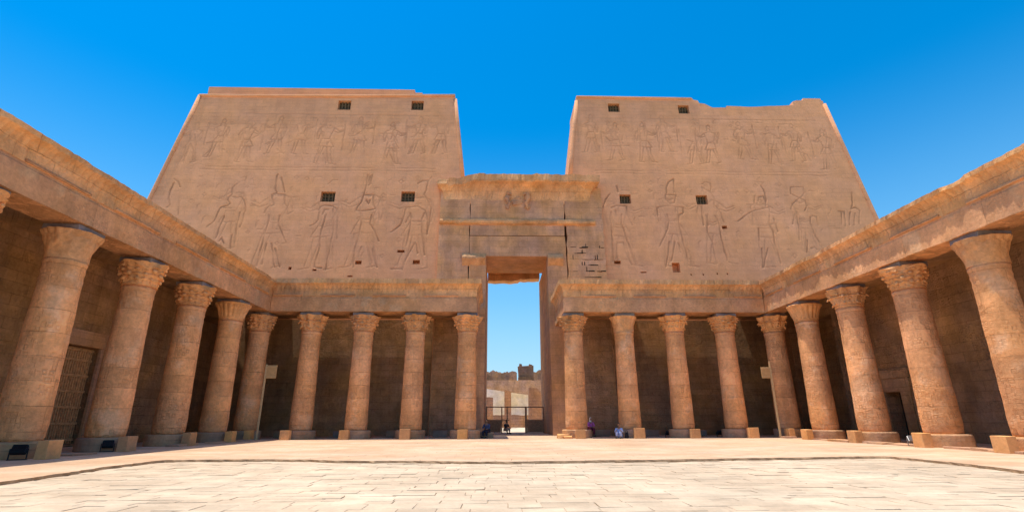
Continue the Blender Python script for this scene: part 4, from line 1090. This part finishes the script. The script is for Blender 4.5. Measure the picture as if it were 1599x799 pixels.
# ------------------------------------------------------------------ people
def skin_mesh(bm_dst, joints, edges, sub=2):
    """grow a smooth body from a skeleton with the Skin modifier, and add it to bm_dst"""
    me = bpy.data.meshes.new('skeleton')
    me.from_pydata([j[0] for j in joints], edges, [])
    o = bpy.data.objects.new('skeleton', me); COL.objects.link(o)
    o.modifiers.new('s', 'SKIN'); 
    for d, j in zip(me.skin_vertices[0].data, joints): d.radius = (j[1], j[2] if len(j) > 2 else j[1])
    me.skin_vertices[0].data[0].use_root = True
    sb = o.modifiers.new('b', 'SUBSURF'); sb.levels = sub
    dg = bpy.context.evaluated_depsgraph_get(); dg.update()
    ev = o.evaluated_get(dg)
    bm_dst.from_mesh(ev.to_mesh())
    ev.to_mesh_clear()
    bpy.data.objects.remove(o); bpy.data.meshes.remove(me)

def person(x, y, seat, rz, label, top, bottom, head='hair', lean=.06, robe=False, scarf=None, knees=.0):
    """seated adult facing -y before rotation; hands resting on the knees"""
    t = empty('person', (x, y, 0), label, 'person')
    t.rotation_euler.z = rz
    H = seat + .1
    sh = H + .46
    kn = (.0, -.42, H + knees)
    kneez = max(seat + .03 + knees, .44)
    ankz = .09
    bm = bmesh.new()
    J = [((0, 0, H), .15, .12), ((0, -lean * .5, H + .22), .13, .10), ((0, -lean, sh - .04), .15, .10), ((0, -lean - .01, sh + .06), .055), ((0, -lean - .03, sh + .14), .055)]
    E = [(0, 1), (1, 2), (2, 3), (3, 4)]
    for q in (-1, 1):
        b = len(J)
        J += [((q * .19, -lean, sh - .02), .062), ((q * .26, -lean - .10, sh - .26), .047), ((q * .15, -.33, H + .13 + knees), .034)]
        E += [(2, b), (b, b + 1), (b + 1, b + 2)]
        b = len(J)
        J += [((q * .1, -.04, H - .02), .095), ((q * .14, -.44, kneez + .04), .068), ((q * .14, -.47 + .1, .30), .06), ((q * .13, -.40, ankz), .042), ((q * .15, -.58, .045), .04, .03)]
        E += [(0, b), (b, b + 1), (b + 1, b + 2), (b + 2, b + 3), (b + 3, b + 4)]
    skin_mesh(bm, J, E, 1)
    hc = (0, -lean - .05, sh + .26)
    def face(p):
        q = p.copy()
        if p.z < 0: q.x *= 1 + p.z * 1.6; 
        if p.y < -.05 and abs(p.x) < .03 and -.06 < p.z < .02: q.y -= .025
        if p.y < -.05 and .02 < abs(p.x) < .05 and 0 < p.z < .035: q.y += .012
        return q
    ball(bm, hc, .078, .10, .125, 18, 14, face)
    for q in (-1, 1):
        ball(bm, (hc[0] + q * .08, hc[1] + .01, hc[2] - .005), .014, .025, .035, 8, 6)
        # palm and five fingers curled over the knee
        w = Vector((q * .15, -.33, H + .13 + knees))
        ball(bm, w + Vector((0, -.055, -.01)), .04, .055, .018, 10, 6)
        for k in range(4):
            f = w + Vector(((k - 1.5) * .019, -.10, -.008)); L = (.065, .078, .072, .055)[k]
            add_tube(bm, [f, f + Vector((0, -L * .5, -.008)), f + Vector((0, -L * .8, -.035)), f + Vector((0, -L * .85, -.06))], [.010, .009, .008, .006], 6)
        f = w + Vector((-q * .035, -.035, -.008))
        add_tube(bm, [f, f + Vector((-q * .028, -.03, -.012)), f + Vector((-q * .03, -.06, -.03))], [.011, .010, .007], 6)
    to_obj('body', bm, M['skin'], t, shade=True, local=True)
    # upper clothes with sleeves
    bm = bmesh.new()
    J = [((0, 0, H - .03), .185, .15), ((0, -lean * .5, H + .22), .165, .135), ((0, -lean, sh - .04), .17, .125), ((0, -lean, sh + .05), .075)]
    E = [(0, 1), (1, 2), (2, 3)]
    for q in (-1, 1):
        b = len(J)
        J += [((q * .20, -lean, sh - .02), .085), ((q * .27, -lean - .10, sh - .26), .072), ((q * .165, -.29, H + .15 + knees), .058)]
        E += [(2, b), (b, b + 1), (b + 1, b + 2)]
    skin_mesh(bm, J, E, 1)
    to_obj('robe' if robe else 'shirt', bm, M[top], t, shade=True, local=True)
    bm = bmesh.new()
    J = [((0, 0, H - .05), .19, .15)]; E = []
    for q in (-1, 1):
        b = len(J)
        J += [((q * .1, -.06, H - .02), .125), ((q * .14, -.44, kneez + .035), .10), ((q * .14, -.38, .30), .09), ((q * .135, -.395, .13), .085)]
        E += [(0, b), (b, b + 1), (b + 1, b + 2), (b + 2, b + 3)]
    skin_mesh(bm, J, E, 1)
    to_obj('trousers' if not robe else 'skirt', bm, M[bottom], t, shade=True, local=True)
    bm = bmesh.new()
    if scarf:
        ball(bm, (hc[0], hc[1] + .025, hc[2] + .02), .10, .115, .135, 14, 10, lambda p: Vector((p.x, max(p.y, -.055 if p.z < .06 else -.2), p.z)))
        add_tube(bm, [(0, hc[1] + .05, hc[2] - .05), (0, hc[1] + .07, hc[2] - .17), (0, hc[1] + .09, hc[2] - .28)], [.09, .11, .13], 12)
        to_obj('headscarf', bm, M[scarf], t, shade=True, local=True)
    else:
        ball(bm, (hc[0], hc[1] + .018, hc[2] + .03), .09, .105, .11, 14, 10, lambda p: Vector((p.x, max(p.y, -.06 if p.z < .05 else -.2), p.z)))
        to_obj('hair', bm, M['hair'], t, shade=True, local=True)
    for q in (-1, 1):
        bm = bmesh.new(); add_box(bm, q * .15 - .05, q * .15 + .05, -.63, -.36, .0, .10, bev=.03)
        to_obj('shoe', bm, M['black'], t, local=True)
    return t
person(-2.55, 40.45, .42, R(-25), 'person in dark blue sitting on a low stone block at the left gateway edge', 'navy', 'darkcloth')
person(-.95, 51.6, .30, R(35), 'person in black top and pale trousers crouched low inside the gateway passage', 'darkcloth', 'beige', knees=.12)
person(5.75, 43.05, .5, R(12), 'person in purple robe and white headscarf sitting on a bench right of the first column', 'purple', 'maroon', robe=True, scarf='whitecloth')
person(7.08, 38.75, .12, R(-20), 'person in pale blue sitting low beside the second column right of the gateway', 'bluecloth', 'bluecloth', robe=True, knees=.22)
# bag beside the last person
bm = bmesh.new(); add_box(bm, 7.42, 7.74, 38.5, 38.7, 0, .42, bev=.07, top=(.05, .03))
bg = to_obj('bag', bm, M['bag'], loc=(7.58, 38.6, 0)); tag(bg, 'black bag standing on the ground beside the person in pale blue', 'bag')
bm = bmesh.new(); add_tube(bm, [(7.50, 38.6, .41), (7.52, 38.6, .54), (7.58, 38.6, .58), (7.64, 38.6, .54), (7.66, 38.6, .41)], .015, 6); to_obj('handle', bm, M['bag'], bg)

# ------------------------------------------------------------------ light, sky, camera
SUN = Vector((-.18, .03, 1)).normalized()
sun = bpy.data.lights.new('sun', 'SUN'); sun.energy = SUN_E; sun.angle = R(.5); sun.color = (1, .94, .83)
so = bpy.data.objects.new('sun', sun); COL.objects.link(so); so.rotation_euler = SUN.to_track_quat('Z', 'Y').to_euler(); so.location = (0, 20, 60)
w = bpy.data.worlds.new('World'); scn.world = w; w.use_nodes = True
nt = w.node_tree; bgn = nt.nodes['Background']
sky = nt.nodes.new('ShaderNodeTexSky'); sky.sky_type = 'NISHITA'; sky.sun_disc = False
sky.sun_elevation = math.asin(SUN.z); sky.sun_rotation = math.atan2(SUN.x, SUN.y)
sky.air_density = SKY[0]; sky.dust_density = SKY[1]; sky.ozone_density = SKY[2]
hs = nt.nodes.new('ShaderNodeHueSaturation'); hs.inputs['Saturation'].default_value = SKY[3]; hs.inputs['Hue'].default_value = SKY[4]; hs.inputs['Value'].default_value = SKY[6]
nt.links.new(sky.outputs[0], hs.inputs['Color']); # paler haze low over the horizon
tcw = nt.nodes.new('ShaderNodeTexCoord'); sx = nt.nodes.new('ShaderNodeSeparateXYZ'); nt.links.new(tcw.outputs['Generated'], sx.inputs[0])
mr = nt.nodes.new('ShaderNodeMapRange'); mr.interpolation_type = 'SMOOTHSTEP'
for k, v in ((1, .0), (2, .54), (3, .74), (4, 0.0)): mr.inputs[k].default_value = v
nt.links.new(sx.outputs[2], mr.inputs[0])
mx = nt.nodes.new('ShaderNodeMix'); mx.data_type = 'RGBA'
nt.links.new(mr.outputs[0], mx.inputs[0]); nt.links.new(hs.outputs[0], mx.inputs[6]); mx.inputs[7].default_value = (3.1, 5.2, 6.9, 1)
nt.links.new(mx.outputs[2], bgn.inputs['Color'])
bgn.inputs['Strength'].default_value = SKY[5]
cam = bpy.data.cameras.new('camera'); co = bpy.data.objects.new('camera', cam); COL.objects.link(co)
cam.sensor_width = 36; cam.lens = 791.4 / 1599 * 36; cam.clip_end = 6000; cam.clip_start = .1
yaw, pit, roll = R(1.63), R(17.77), R(-.176)
fwd = Vector((math.sin(yaw) * math.cos(pit), math.cos(yaw) * math.cos(pit), math.sin(pit)))
q = fwd.to_track_quat('-Z', 'Y').to_matrix() @ Matrix.Rotation(roll, 3, 'Z')
co.location = (-1.78, 0, 1.38); co.rotation_euler = q.to_euler()
scn.camera = co
scn.view_settings.view_transform = 'Standard'; scn.view_settings.look = 'None'; scn.view_settings.exposure = 0
scn.cycles.use_denoising = True
scn.cycles.diffuse_bounces = 6; scn.cycles.max_bounces = 8
